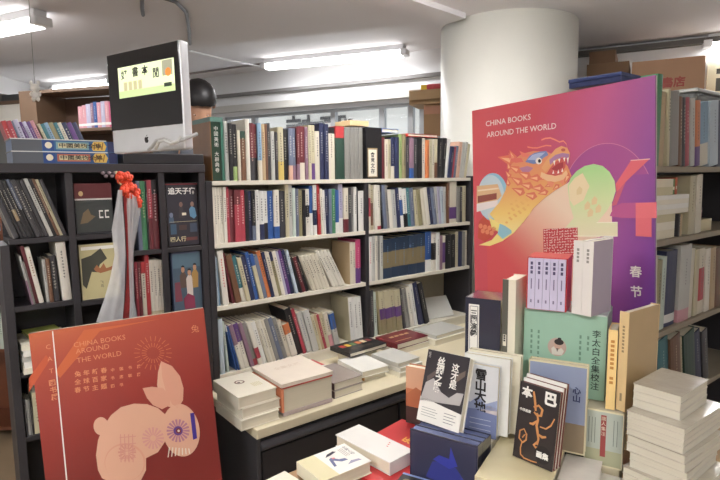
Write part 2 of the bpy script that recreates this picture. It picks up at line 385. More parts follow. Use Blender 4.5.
# ---------------------------------------------------------------- books
BOOKP = paper()
def soft(c, k=.22, g=.93):        # haze put into the book colours: greyed, pale ones dimmed, darkest lifted
    v = PAL[c] if isinstance(c, str) else c; y = .3*v[0]+.59*v[1]+.11*v[2]
    return tuple(round((a + (y-a)*k)*(g if y > 120 else 1.0) + (6 if y < 60 else 0)) for a in v)
def spine_book(name, t, h, d, col, bands=(), marks=None, left=None, right=None, coat=0.0, rough=0.42, vt=None, seed=0):
    """one closed book standing on its tail, spine at y=0 facing -y, x from 0 to t"""
    col = soft(col); bands = [(a, b, soft(c)) for a, b, c in bands]; left = soft(left) if left else None; right = soft(right) if right else None
    if marks: mk_ = PAL[marks] if isinstance(marks, str) else marks; marks = tuple(round(.35*a + .65*b) for a, b in zip(col, mk_))
    rnd = random.Random(seed); th = min(.0022, t*.12); ins = .003
    pm = PM()
    base = mat(col, rough=rough, coat=coat)
    lv = {0.0, 1.0}
    for a, b, c in bands: lv |= {a, b}
    lv = sorted(lv)
    bw = min(.003, t*.12)
    prof = [(0,d),(0,bw),(t*.22,.0006),(t*.5,0),(t*.78,.0006),(t,bw),(t,d),(t-th,d),(t-th,bw+th),(th,bw+th),(th,d)]
    ms = []
    for a, b in zip(lv, lv[1:]):
        c = base
        for ba, bb, bc_ in bands:
            if ba <= (a+b)/2 <= bb: c = mat(bc_, rough=rough, coat=coat)
        ms.append(c)
    if left is None and right is None:
        pm.loft(prof, [l*h for l in lv], ms)
    else:
        pm.loft([(th,bw*.5),(t*.22,.0006),(t*.5,0),(t*.78,.0006),(t-th,bw*.5),(t-th,bw+th),(th,bw+th)], [l*h for l in lv], ms)
        pm.box(0, th, bw*.5, d, 0, h, mat(left or col, rough=rough, coat=coat)); pm.box(t-th, t, bw*.5, d, 0, h, mat(right or col, rough=rough, coat=coat))
    pm.box(th, t-th, bw+th, d-.004, ins, h-ins, BOOKP)
    if marks:
        mk = mat(marks, rough=.5, var=0); z = h*rnd.uniform(.80,.9); sz = min(t*.5, .010); zend = h*rnd.uniform(.3,.5)
        if vt: 
            pm.vtext(vt, t/2, h*.9, min(t*.7,.022), mk, 1)
        else:
            while z > zend:
                hh = sz*rnd.uniform(.7,1.0)
                for _ in range(2):     # a stroke or two per character
                    a = t/2 - sz/2 + rnd.uniform(0,.35)*sz; zz = z - rnd.uniform(0,.5)*hh
                    pm.rect(a, a+sz*.6, zz-hh*.28, zz, mk, 1)
                pm.rect(t/2-.12*sz, t/2+.12*sz, z-hh, z, mk, 1)
                z -= sz*1.25
    return pm.build(name)
CW = dict(lightgrey='light grey', darkgreen='dark green', skyblue='sky blue', paleblue='pale blue', palegreen='pale green', lightgreen='light green',
          crimson='crimson', mauve='mauve', khaki='beige')
def cw(c): return c if not isinstance(c, str) else CW.get(c, c)
def contrast(c):
    v = PAL[c] if isinstance(c, str) else c
    return 'charcoal' if sum(v) > 390 else 'ivory'
NB = [0]
def row(specs, z, where, group, n=0.0, depth=0.17, nj=.012, name='book', cat='book', tmin=None, tmax=None, hmax=None):
    """specs: 'x0 x1 ytop lean colour [band@lo-hi ...] [flags]' read along the row, pixel columns on the bookcase front"""
    recs = []
    def X(px, py): 
        q = on_plane(px, py, P0 + N*n, N); return (q-P0).dot(U), q.z
    cur = None; prev = None
    for s in specs:
        p = s.split(); x0, x1, yt, lean = float(p[0]), float(p[1]), float(p[2]), math.radians(float(p[3])); col = p[4]
        py0 = proj(S(X(x0, 300)[0], n, z))[1]; t0 = X(x0, py0)[0]; t1 = X(x1, py0)[0]
        h = max(.1, (X(x0, yt)[1] - z)/max(.5, math.cos(lean)))
        bands = []; fl = {}
        for q in p[5:]:
            if '@' in q:
                c, r_ = q.split('@'); a, b = r_.split('-'); bands.append((float(a), float(b), c))
            elif ':' in q: k, v = q.split(':'); fl[k] = v
        if hmax is not None: h = min(h, (hmax - (t1-t0)*abs(math.sin(lean)))/math.cos(lean))
        if tmin is not None and prev is None: t0 = max(t0, tmin + max(0, h*math.sin(lean)))
        if prev is not None:
            c_, ln, ph = prev; g = max(0, min(h, ph)*(math.tan(lean)-math.tan(ln)))
            t0 = max(t0, c_ + g + .0006)
        if tmax is not None: t1 = min(t1, tmax)
        stride = max(.006, t1 - t0); t = stride*math.cos(lean)
        prev = (t0 + stride, lean, h)
        recs.append((t0, stride, t, h, lean, col, bands, fl))
    cnt = len(recs)
    for i, (t0, stride, t, h, lean, col, bands, fl) in enumerate(recs):
        NB[0] += 1; rnd = random.Random(NB[0]*13)
        mk = fl.get('t') or (contrast(col) if rnd.random() < .75 else None)
        if fl.get('t') == 'no': mk = None
        d = min(.215, max(.10, min(depth, h*.72)))
        o = spine_book(name, t, h, d, col, bands, mk, fl.get('l'), fl.get('r'), coat=.15, seed=NB[0], vt=fl.get('v'))
        off = (nj*rnd.random()) if nj else 0
        piv = t0 if lean >= 0 else t0 + stride
        Mx = Matrix.Translation(S(piv, n + off + .004, z + .0004)) @ Matrix.Rotation(UA, 4, 'Z') @ Matrix.Rotation(-lean, 4, 'Y')
        if lean < 0: Mx = Mx @ Matrix.Translation((-t, 0, 0))
        o.matrix_world = Mx
        if 's' in fl:          # one volume of a matching set
            nm, k, tot = fl['s'].split('/'); k = int(k); tot = int(tot)
            lab = nm.replace('_',' ') + ', ' + ('leftmost' if k == 1 else 'rightmost' if k == tot else ORD[k] + ' from left') + ', ' + where
        else:
            wd = 'thin ' if t < .014 else 'thick ' if t > .032 else ''
            lab = wd + cw(fl.get('c', col)) + ' ' + name.replace('_', ' ')
            if bands:
                a, b, c = bands[0]; ps = 'foot' if a < .05 else 'head' if b > .95 else 'middle'
                lab += ' with %s %s' % (cw(c), ps)
            k = i + 1; end = 'left'
            if k > cnt/2: k = cnt - i; end = 'right'
            lab += ', ' + (('leftmost' if end == 'left' else 'rightmost') if k == 1 else ORD[k] + ' from ' + end) + ', ' + where
        tag(o, lab, cat, group)
    return recs
def setv(x0, x1, nvol, y0, y1, lean, col, nm, extra='', first=''):
    out = []
    for k in range(nvol):
        a = x0 + (x1-x0)*k/nvol; b = x0 + (x1-x0)*(k+1)/nvol
        out.append('%g %g %g %g %s s:%s/%d/%d %s %s' % (a, b, y0+(y1-y0)*k/nvol, lean, col, nm, k+1, nvol, extra, first if k == 0 else ''))
    return out
BL = dict(tmin=.0015, tmax=TM-.0135); BR = dict(tmin=TM+.0155, tmax=TR_-.001)
def L(s): return [q.strip() for q in s.strip().split(';') if q.strip()]
row(L('227 231 121 0 lightgrey;231 234.5 123 0 black;234.5 239 124 0 black lightgreen@0-.25;239 242 130 0 cream;242 247.5 131 0 brown darkgreen@.85-1;'
 '247.5 251.5 119 0 ivory;251.5 256 123 0 maroon charcoal@0-.4;256 259.5 124 0 maroon black@0-.4 t:khaki;259.5 263.5 123 0 skyblue cream@0-.35;263.5 267 124 0 tan;'
 '267 270 124 0 brown;270 273 123 0 charcoal;273 277 131 0 lightgrey;277 279.5 132 0 charcoal;279.5 285 127 0 khaki yellow@0-.35;285 290 129 0 black;'
 '290 294 128 0 slate peach@0-.28;294 298 128 0 slate mauve@0-.28;298 301 127 0 maroon mauve@0-.3;301 307 126 0 maroon cream@0-.32 c:dark_maroon;307 310 127 0 mauve;'
 '310 313 125 0 khaki;313 317 125 0 khaki purple@0-.3;317 321.5 131 0 cream;321.5 326 123 0 navy t:white;326 330 124 0 navy t:white;330 337 127 0 cream black@.88-1 t:black;'
 '337 345.5 126 0 darkgreen red@.78-1'.replace('c:dark_maroon','')) + setv(346,366,7,127,127,0,'grey','matching_grey_volume', 't:no'),
 Z1, 'top row, left bay', 'books in the top row of the tall bookcase', **BL)
row(L('383 386 137 0 maroon;386 389.5 139 0 cream;389.5 392.5 139 0 khaki;392.5 396 137 0 navy cream@0-.3;396 400 137 0 navy;400 403.5 134 0 lightgreen;403.5 407 134 0 olive;'
 '407 411 137 0 charcoal;411 415 137 0 mauve blue@0-.25;415 419 138 0 charcoal;419 423 138 0 black;423 427 138 0 ivory;427 430 140 0 orange;430 433 139 0 khaki;'
 '433 436 139 0 cream;436 439 139 0 khaki brown@0-.4;439 443 138 -3 black;443 446.5 138 -5 black;446.5 449 139 -7 white;449 452.5 147 -8 navy;452.5 454.5 147 -8 crimson;'
 '454.5 457 146 -8 slate;457 460.5 142 -8 peach;460.5 463 142 -8 lightgrey;463 465.5 142 -10 lightgrey;465.5 468 144 -10 khaki'),
 Z1, 'top row, right bay', 'books in the top row of the tall bookcase', **BR)
row(setv(212.8,228.5,5,187,187,0,'ivory','matching_ivory_volume') + L('228.5 232 187 0 crimson;232 236.5 190 0 maroon t:white;236.5 242.5 190 0 crimson maroon@.72-1;242.5 247 190 0 crimson;'
 '247 250.5 191 0 black;250.5 254 191 0 navy;254 257.5 191 0 black slate@0-.3;257.5 261.5 190 0 white;261.5 266 191 0 white navy@0-.32 t:black;266 270 191 0 white black@0-.34 t:black;'
 '270 275.5 191 0 blue t:white;275.5 281 190 0 ivory blue@0-.25;281.5 287.5 191 0 charcoal;287.5 291 184 0 khaki;291 294.5 184 0 lightgrey t:black;294.5 297.5 188 0 palegreen;'
 '297.5 300.5 189 0 slate;300.5 304 190 0 olive;304 307 190 0 black;307 311.5 189 0 ivory black@.4-.65;311.5 315 186 0 blue white@0-.45;315 318.5 185 0 white navy@.2-.5;'
 '318.5 322.5 184 2 red;322.5 325 189 2 ivory;325 327 190 2 white;327 330 189 1 navy;330 333 189 0 slate;333 337 189 0 green;337 340.5 190 0 blue white@0-.25;340.5 345 184 0 lavender white@0-.3;'
 '345 349.5 188 0 cream maroon@0-.3;349.5 353 188 0 charcoal;353 355.5 187 0 grey;355.5 358 187 0 white;358 360 189 0 black;360 365.5 191 0 white t:black'),
 Z2, 'second row, left bay', 'books in the second row of the tall bookcase', hmax=Z1-Z2-.0225, **BL)
row(L('370 371.8 184 0 cream crimson@.3-.7;371.8 375 185 0 khaki brown@.1-.6;375 378.5 185 2 ivory;378.5 382 185 2 ivory crimson@0-.08;382 385 184 4 black;385 388.5 185 5 slate;388.5 391.5 185 5 grey;'
 '391.5 395 190 5 ivory;395 399 190 5 lightgrey;399 402 188 5 navy;402 405 188 5 white blue@.3-.7;405 409.5 189 5 white black@0-.35;409.5 413 188 5 teal;413 416.5 188 5 slate;'
 '416.5 420 190 7 khaki;420 424 190 7 olive;424 428 189 9 cream;428 432 188 9 ivory;432 435.5 188 9 navy;435.5 438.5 188 9 slate;438.5 441 187 6 lightgrey;441 443.5 187 6 lavender;'
 '443.5 446 187 4 paleblue;446 448 187 2 lightgrey;448 450.5 183 0 brown;450.5 458 181 0 cream purple@.1-.38 t:no;458.5 461 187 0 grey;461 463.5 187 0 charcoal;463.5 467.5 186 0 khaki'),
 Z2, 'second row, right bay', 'books in the second row of the tall bookcase', hmax=Z1-Z2-.0225, **BR)
row(L('214 217.5 257 1 paleblue;217.5 222 259 2 skyblue;222 230 251 5 ivory t:red;230.5 236.5 253 10 maroon;236.5 243 255 11 brown;243 248 256 12 teal ivory@0-.3;248 252 258 12 khaki;252 257 256 12 navy;'
 '257 260.5 252 12 blue;260.5 265 254 13 khaki blue@.75-1;265 269 255 13 slate;269 273 251 13 orange;273 276 252 13 navy;276 280 252 13 cream;280 283.5 252 13 olive navy@.8-1;'
 '283.5 287 251 13 ivory;287 289.5 251 13 lavender;289.5 293 250 13 purple;293 296 250 13 navy;296 299.5 250 14 paleblue;300 303.5 257 17 black;303.5 307 257 17 maroon;307 310.5 256 18 black t:cream')
 + setv(311,331,6,256,253,23,'cream','matching_cream_comic', 't:black') + setv(334,347,4,250,250,28,'ivory','matching_ivory_comic','t:black') + setv(351,357,2,243,243,0,'cream','standing_cream_volume','t:black','l:tan')
 + L('357.5 362.5 240 0 magenta purple@0-.35'),
 Z3, 'third row, left bay', 'books in the third row of the tall bookcase', hmax=Z2-Z3-.0225, **BL)
row(L('370 372.8 237 0 white t:red;372.8 376 236 0 lightgrey;376 378.5 236 0 ivory;378.5 381 236 0 grey;381 384 236 0 lightgrey') +
 setv(384.5,427,5,240,233,0,'inkblue','thick_navy_volume_with_tan_middle','bronze@.27-.68 t:skyblue') +
 L('427.5 433 232 0 blue white@0-.3;433 437 234 0 ivory black@.3-.75;437 440.5 233 0 white;440.5 443.5 236 0 mauve;443.5 446.5 236 0 cream purple@.2-.8;447 452 235 0 black t:white;'
 '452 457 235 0 black t:ivory;457 460 232 0 khaki;460 463.5 232 0 navy;463.5 466 232 0 grey;466 468.3 231 0 cream'),
 Z3, 'third row, right bay', 'books in the third row of the tall bookcase', hmax=Z2-Z3-.0225, **BR)
row(L('217.5 226 320 1 paleblue;226 231 322 4 palegreen;231 236.5 325 12 blue white@.85-1;236.5 241 326 13 blue;241 246 324 14 ivory mauve@.55-1;246 251 323 14 ivory purple@.6-1;251 255.5 322 15 mauve;'
 '255.5 260 322 15 grey crimson@0-.15;260 264 321 15 ivory crimson@.15-.4;264 268 321 15 white;268 271 320 16 cream;271 274 319 16 ivory;274 277 319 16 cream;277 281 318 16 grey;281 285 317 16 slate;'
 '285 289 317 16 grey;289 293 320 16 cream;293 299 324 16 ivory orange@.7-1;299 305 308 16 black;305 308 308 16 crimson;309 314 312 16 lightgrey t:slate;314 320 310 15 lightgrey t:charcoal;'
 '320 323 315 15 khaki;323 325.5 314 15 tan;325.5 328 314 15 crimson;328 332 313 14 khaki;332 336 313 13 cream pink@0-.35;336 341 312 12 lightgrey blue@.5-.95')
 + setv(352.5,365,3,298,297,4,'white','tall_white_volume','t:black','l:khaki'),
 Z4, 'bottom row, left bay', 'books in the bottom row of the tall bookcase', hmax=Z3-Z4-.0225, **BL)
row(L('371.5 375 291 1 charcoal;375 379 293 3 palegreen;379 383 292 6 olive') + setv(383,404,4,292,290,6,'khaki','matching_beige_magazine','purple@.35-.6 olive@0-.35') +
 L('404 408 289 9 charcoal;408 412 289 9 grey t:black;412 416 287 10 ivory;416 420 284 11 white;420 426 283 14 navy;426 431 283 15 black'),
 Z4, 'bottom row, right bay', 'books in the bottom row of the tall bookcase', hmax=Z3-Z4-.0225, **BR)
# ---------------------------------------------------------------- display books: a root with cover and pages
def disp(name, label, cat, M4, w, h, t, cover, spine='l', group=None, art=None, flat=False, pages=None, b=.0025, ins=.003, spinec=None, backc=None, coat=.2, rough=.4, spart=None, extra=None):
    """front cover on y=0 facing -y (or facing up when flat); M4 puts its lower left front corner"""
    r = empty(name, M4=M4, label=label, cat=cat, group=group)
    fn = (lambda x, y, z: Vector((x, z, t - y))) if flat else None
    CM = cover if not isinstance(cover, (str, tuple)) else mat(cover, rough=rough, coat=coat)
    SMt = CM if spinec is None else mat(spinec, rough=rough, coat=coat)
    BMt = CM if backc is None else mat(backc, rough=rough, coat=coat)
    pm = PM(fn)
    pm.box(0, w, 0, b, 0, h, CM); pm.box(0, w, t-b, t, 0, h, BMt)
    if spine == 'l': pm.box(0, b, b, t-b, 0, h, SMt)
    elif spine == 'r': pm.box(w-b, w, b, t-b, 0, h, SMt)
    elif spine == 'b': pm.box(0, w, b, t-b, 0, b, SMt)
    elif spine == 't': pm.box(0, w, b, t-b, h-b, h, SMt)
    if art: art(pm, w, h)
    if spart: spart(pm, w, h, t)
    c = pm.build('cover', r)
    x0, x1 = (b if spine == 'l' else ins), (w-b if spine == 'r' else w-ins)
    z0, z1 = (b if spine == 'b' else ins), (h-b if spine == 't' else h-ins)
    pm = PM(fn); pm.box(x0, x1, b, t-b, z0, z1, pages or paper(sc=(1,1,220) if flat else (1,220,1))); pm.build('pages', r)
    if extra: extra(r, w, h, t)
    return r
def fit(px, py, z, yaw, pxr, pyt, roll=0.0, back=0.0):
    """lower left front corner at a pixel on height z; yaw>0 turns the right end nearer; width and height read from the picture"""
    a = math.radians(yaw); P = on_z(px, py, z); e = Vector((math.cos(a), -math.sin(a), 0))
    w = solve_x(P, e, pxr)
    M = Matrix.Translation(P) @ Matrix.Rotation(-a, 4, 'Z') @ Matrix.Rotation(math.radians(roll), 4, 'Y') @ Matrix.Rotation(-math.radians(back), 4, 'X')
    return M, w, solve_y(P, M.to_3x3() @ ZUP, pyt)
def local_px(M):
    """picture pixel to (x, z) on the front plane of an object placed by M"""
    n = (M.to_3x3() @ Vector((0,1,0))).normalized(); p = M.translation; Mi = M.inverted()
    def f(px, py): q = Mi @ on_plane(px, py, p, n); return (q.x, q.z)
    return f
def Mu(t, n, z, rz=0.0): return Matrix.Translation(S(t, n, z)) @ Matrix.Rotation(UA + rz, 4, 'Z')
W_, K_ = mat('white', var=0), mat('black', var=0)
def M_(c, **k): return mat(c, var=0, **k)
# ---------------------------------------------------------------- disc rack on the left, in line with the bookcase
RN = .44                                        # the rack is double sided and deep
zt = tz(140, 164)[1]
tA, tB, tC, tD, tE = tz(13, 300)[0], tz(73, 240)[0], tz(129, 250)[0], tz(165, 250)[0], -.0615
rk = empty('disc_rack', S(0,0,0), UA, 'wide dark rack of discs and books left of the tall bookcase', 'rack')
TH = .026
pm = PM(); pm.box(tA-.03, -.0315, -.005, RN, zt-.035, zt, DARKW); pm.build('top_board', rk, bevel=.002)
for t in (tA-TH, tE+.0002):
    pm = PM(); pm.box(t, t+TH+.003, 0, RN if t > tA else RN/2-.01, 0, zt-.0352 if t > tA else tz(50, 237)[1]-.0205, DARKW); pm.build('side_panel', rk, bevel=.002)
for t in (tB, tC, tD):
    pm = PM(); pm.box(t-TH/2, t+TH/2, 0, RN/2-.01, 0, zt-.0352, DARKW); pm.build('divider', rk, bevel=.002)
pm = PM(); pm.box(tA+.004, tE, RN/2-.009, RN/2, 0, zt-.0352, DARKW); pm.build('back_panel', rk)
zA = tz(50, 237)[1]; zB = tz(50, 303)[1]; zC = zB-(zA-zB); zD = zC-(zA-zB)
z2A = tz(95, 234)[1]; z2B = tz(95, 300)[1]; z3A = tz(150, 250)[1]; z3B = z3A-.30
cols = [(tA+.0032, tB-TH/2-.0002, [zA,zB,zC,zD,.1]), (tB+TH/2+.0002, tC-TH/2-.0002, [z2A,z2B,z2B-.27,z2B-.54,.1]), (tC+TH/2+.0002, tD-TH/2-.0002, [z3A,z3B,z3B-.3,.1]), (tD+TH/2+.0002, tE, [z3A,z3B,z3B-.3,.1])]
for a, b, zs_ in cols:
    for z in zs_:
        pm = PM(); pm.box(a, b, .002, RN/2-.0095, z-.02, z, DARKW); pm.build('shelf', rk, bevel=.0015)
wA = 'top shelf, left of rack'
row(L('14 20 181 17 charcoal l:grey t:no;20 25 181 18 black;25 29 181 18 charcoal tan@.3-.5;29 33 181 18 black;33 37 180 18 slate black@0-.5;37 42 180 18 charcoal;42 46 180 18 black;46 50 180 18 charcoal;'
      '50 54 179 18 lightgrey t:black;54 58 179 18 black;58 61 179 18 brown;61 64 180 18 khaki t:charcoal;64 68 180 18 charcoal'),
    zA, wA, 'disc cases in the left end of the rack', n=.004, name='disc_case', cat='disc', tmin=tA-.062, tmax=tB-TH/2-.001, depth=.14)
row(L('24 28 256 9 lightgrey mauve@0-.5;28 33 262 9 grey;33 40 246 9 maroon t:no;40 45 247 9 ivory t:brown;47.5 50.5 260 2 lightgrey;50.5 54.5 259 2 brown;54.5 61 256 2 charcoal;63.5 73 240 3 ivory t:charcoal'),
    zB, 'second shelf, left end of dark rack', 'books in the left end of the rack', n=.004, hmax=zA-zB-.0225, tmin=tA+.03, tmax=tB-TH/2-.001)
for k in range(5):
    disp('magazine', ['lowest white magazine of the flat pile low in the left of the dark rack','second white magazine of the flat pile low in the dark rack','middle white magazine of the flat pile low in the dark rack','fourth white magazine of the flat pile low in the dark rack','white magazine topmost in the pile beside the red rabbit board'][k], 'book',
         Mu(tA+.012+.004*(k % 2), -.03+.006*(k % 3), zC+.0005+k*.0225, math.radians((k % 3)*.6)), .165, .2, .022, ('ivory','white','lightgrey','white','ivory')[k], spine='b', flat=True, group='magazines low in the dark rack')
disp('booklet', 'yellow-green booklet on the white magazines behind the red rabbit board', 'book', Mu(tA+.05, .01, zC+.114, math.radians(6)), .12, .16, .012, (196,204,96), spine='b', flat=True)
row(L('22 25 400 1 charcoal;25 28 401 1 lightgrey;28 31 401 1 grey;31 34 402 1 black;35 44 393 0 khaki;44 52 396 0 ivory'),
    zD, 'fourth shelf, left end of dark rack', 'books low in the left end of the rack', n=.004, tmin=tA+.006, tmax=tB-TH/2-.001)
# cases shown cover out
def cover_out(px0, px1, pyt, zbase, n, t, name, label, cat, art, cover, back=0, group=None):
    ta = tz(px0, 260, n)[0]; tb = tz(px1, 260, n)[0]; h = tz(px0, pyt, n)[1]-zbase
    M = Mu(ta, n, zbase+.0006+t*math.sin(math.radians(back))) @ Matrix.Rotation(-math.radians(back), 4, 'X')
    lp = local_px(M)
    return disp(name, label, cat, M, tb-ta, h, t, cover, art=lambda pm, w, h_: art(pm, w, h_, lp), group=group, coat=.5, rough=.25, pages=mat('charcoal'))
def a1(pm, w, h, lp):
    pm.rect(0, w, h*.70, h, M_((92,40,42)), 1); pm.rect(0, w, h*.67, h*.70, M_('lightgrey'), 2); pm.rect(w*.02, w*.98, h*.03, h*.66, M_((58,62,60)), 1)
    pm.art([(w*.1,h*.2),(w*.2,h*.42),(w*.34,h*.5),(w*.4,h*.38),(w*.52,h*.34),(w*.3,h*.22)], M_((112,96,72)), 2); pm.disc(w*.17, h*.8, w*.06, h*.05, M_('tan'), 2)
    for x in (.62, .78):
        pm.rect(w*x, w*(x+.11), h*.3, h*.33, W_, 2); pm.rect(w*x, w*(x+.11), h*.43, h*.46, W_, 2); pm.rect(w*x, w*(x+.025), h*.3, h*.46, W_, 3)
cover_out(79, 116, 184, z2A, .012, .03, 'disc_case', 'dark disc case with maroon head facing out beside bouquet', 'disc', a1, 'charcoal', 2, 'disc cases facing out')
def a2(pm, w, h, lp):
    pm.rect(w*.02, w*.98, h*.02, h*.98, M_((186,176,132)), 1)
    pm.art([(w*.04,h*.75),(w*.3,h*.8),(w*.55,h*.92),(w*.7,h*.72),(w*.5,h*.62),(w*.42,h*.48),(w*.28,h*.5),(w*.12,h*.2),(w*.03,h*.28)], M_((62,62,52)), 2)
    pm.art([(w*.34,h*.55),(w*.42,h*.62),(w*.5,h*.55),(w*.6,h*.64),(w*.66,h*.54),(w*.88,h*.58),(w*.9,h*.52),(w*.66,h*.48),(w*.5,h*.46),(w*.38,h*.5)], M_((150,96,62)), 3)
    pm.disc(w*.88, h*.555, w*.035, h*.03, K_, 4); pm.rect(w*.05, w*.95, h*.9, h*.96, M_('white'), 2)
    pm.vtext('飞鸟', w*.52, h*.32, w*.09, M_('charcoal'), 3)
cover_out(80, 119, 246, z2B, .012, .03, 'disc_case', 'pale olive disc case with dark swoosh, below the maroon-headed case', 'disc', a2, 'khaki', 3, 'disc cases facing out')
def a3(pm, w, h, lp):
    pm.rect(w*.03, w*.97, h*.02, h*.97, M_((44,42,50)), 1); pm.text('追天子宿', w*.5, h*.83, w*.155, W_, 3, bold=.02, align='c'); pm.rect(0, w, h*.965, h*.985, M_('maroon'), 2)
    for x, z, c in ((.45,.66,(120,92,80)),(.80,.66,(140,108,92)),(.14,.5,(110,120,140))): pm.disc(w*x, h*z, w*.055, h*.04, M_(c), 3)
    pm.art([(w*.36,h*.45),(w*.4,h*.62),(w*.5,h*.62),(w*.56,h*.45)], M_((58,52,56)), 2)
    pm.art([(w*.72,h*.47),(w*.7,h*.58),(w*.78,h*.63),(w*.88,h*.6),(w*.93,h*.47),(w*.84,h*.43)], M_((92,136,164)), 2)
    pm.art([(w*.06,h*.38),(w*.08,h*.47),(w*.2,h*.47),(w*.22,h*.38)], M_((72,92,112)), 2); pm.rect(w*.47, w*.6, h*.49, h*.53, M_('cream'), 3)
    pm.rect(w*.08, w*.92, h*.39, h*.395, M_('khaki'), 2); pm.rect(w*.1, w*.28, h*.2, h*.36, M_((58,84,104)), 2); pm.rect(w*.7, w*.92, h*.22, h*.36, M_((64,76,92)), 2); pm.rect(w*.36, w*.6, h*.26, h*.34, M_((70,52,50)), 2)
    pm.text('四人行', w*.08, h*.09, w*.12, M_('khaki'), 3, bold=.02); pm.rect(w*.55, w*.92, h*.09, h*.14, M_((96,52,50)), 2)
cover_out(169, 201, 183, z3A, .012, .03, 'disc_box', 'black disc box with white title over standing figures at rack right', 'disc', a3, 'black', 1, 'disc cases facing out')
def a4(pm, w, h, lp):
    pm.rect(w*.02, w*.98, h*.02, h*.98, M_((70,88,102)), 1); pm.rect(w*.02, w*.98, h*.75, h*.98, M_((84,108,122)), 2)
    for x, z, hh, c in ((.36,.72,.3,(92,74,64)),(.58,.66,.42,(196,186,176)),(.78,.74,.34,(160,126,70))):
        pm.art([(w*(x-.1),h*(z-hh)),(w*(x-.12),h*(z-.1)),(w*(x-.05),h*(z-.04)),(w*(x+.05),h*(z-.04)),(w*(x+.12),h*(z-.1)),(w*(x+.1),h*(z-hh))], M_(c), 3)
        pm.disc(w*x, h*z, w*.06, h*.05, M_((176,132,104)), 4); pm.disc(w*x, h*(z+.035), w*.065, h*.035, K_, 5, n=14, a0=0, a1=math.pi)
    pm.art([(w*.05,h*.2),(w*.06,h*.52),(w*.24,h*.52),(w*.3,h*.2)], M_((118,60,72)), 2); pm.art([(w*.36,h*.06),(w*.34,h*.24),(w*.5,h*.32),(w*.72,h*.26),(w*.74,h*.06)], M_((124,44,70)), 5)
cover_out(172, 200.5, 254, z3B, .012, .03, 'disc_box', 'blue-grey disc box showing three figures above the red rabbit board', 'disc', a4, 'slate', 1, 'disc cases facing out')
row(L('140 143.5 181 0 slate;143.5 149 181 0 green t:khaki;149 150.5 181 0 black;150.5 155 180 0 crimson maroon@0-.45 t:white;155 160.5 180 0 maroon black@.8-1 t:white'),
    z3A, 'third column of rack, upper shelf', 'discs in the third column of the rack', n=.006, name='disc_case', cat='disc', tmin=tC+TH/2+.001, tmax=tD-TH/2-.001, depth=.14, nj=.004)
row(L('138 141 262 0 crimson;141 144 262 0 maroon;144.5 148.5 262 0 cream red@.8-1;148.5 152.5 254 0 red t:white') + setv(152.5,167,4,260,260,0,'ivory','matching_ivory_disc_set','khaki@.0-.12 t:charcoal'),
    z3B, 'third column of rack, lower shelf', 'discs in the third column of the rack', n=.006, hmax=z3A-z3B-.0225, name='disc_case', cat='disc', tmin=tC+TH/2+.001, tmax=tD-TH/2-.001, depth=.14, nj=.004)
# ---------------------------------------------------------------- on top of the rack: boxed volumes, children's books, monitor, green slipcase
def bigbox(px0, px1, zb, hgt, n, body, panel, label, yaw):
    ta = tz(px0, 150, n)[0]; tb = tz(px1, 150, n)[0]; w = tb-ta
    r = empty('boxed_set', M4=Mu(ta, n, zb, yaw), label=label, cat='box', group='boxed sets lying on the rack')
    pm = PM(); pm.box(0, w, 0, .19, 0, hgt-.004, mat(body, rough=.3, coat=.4))
    b = pm
    b.rect(w*.0, w*.27, 0, hgt-.004, M_((88,92,98), rough=.3), 1)
    b.rect(w*.275, w*.38, hgt*.08, hgt*.9, M_((40,70,130)), 1); b.disc(w*.33, hgt*.5, .012, .012, M_('cream'), 2)
    b.rect(w*.40, w*.72, hgt*.18, hgt*.8, M_(panel), 1); b.rect(w*.42, w*.70, hgt*.3, hgt*.68, M_('khaki'), 2)
    b.text('中國美術全集', w*.43, hgt*.36, hgt*.3, K_, 3, bold=.02, sx=1.35)
    b.art([(w*.76,hgt*.1),(w*.74,hgt*.5),(w*.77,hgt*.88),(w*.87,hgt*.9),(w*.9,hgt*.5),(w*.88,hgt*.1)], M_((206,172,84)), 2)
    for k in range(3): b.art([(w*(.765+.04*k),hgt*.2),(w*(.78+.04*k),hgt*.8),(w*(.79+.04*k),hgt*.78),(w*(.775+.04*k),hgt*.18)], M_((120,80,40)), 3)
    b.rect(w*.91, w*.995, hgt*.04, hgt*.9, M_('navy'), 1)
    pm.build('case', r)
    pm = PM(); pm.box(-.004, w*.9, -.003, .19, hgt-.0035, hgt, mat((214,216,212), rough=.2, coat=.5)); pm.build('clear_cover', r)
    return r
hB = (tz(60, 139)[1]-zt)/2
bigbox(12, 117, zt, hB, .02, (50,84,130), (172,96,76), 'lower blue boxed set with reddish spine panel on the dark rack', 0)
bigbox(12, 116, zt+hB, hB, .02, (52,96,146), (120,156,160), 'upper blue boxed set with pale title panel, topmost on the dark rack', 0)
row(L('19 24 122 16 red l:red;24 29 122 16 crimson;29 33 122 18 slate;33 38 121 18 lavender;39 43 123 20 purple;43 47 123 20 lavender;47 51 123 20 purple;51 55 122 20 pink;'
      '57 60 125 20 khaki;60 64 125 20 teal;64 68 124 20 skyblue;68 73 124 20 olive;73 77 124 20 teal;77 81 124 20 cream;81 86 124 20 navy;86 91 124 20 purple;91 96 124 20 navy'),
    zt, 'behind blue boxed sets on rack', "children's books behind the boxed sets", n=.232, depth=.15, nj=.004)
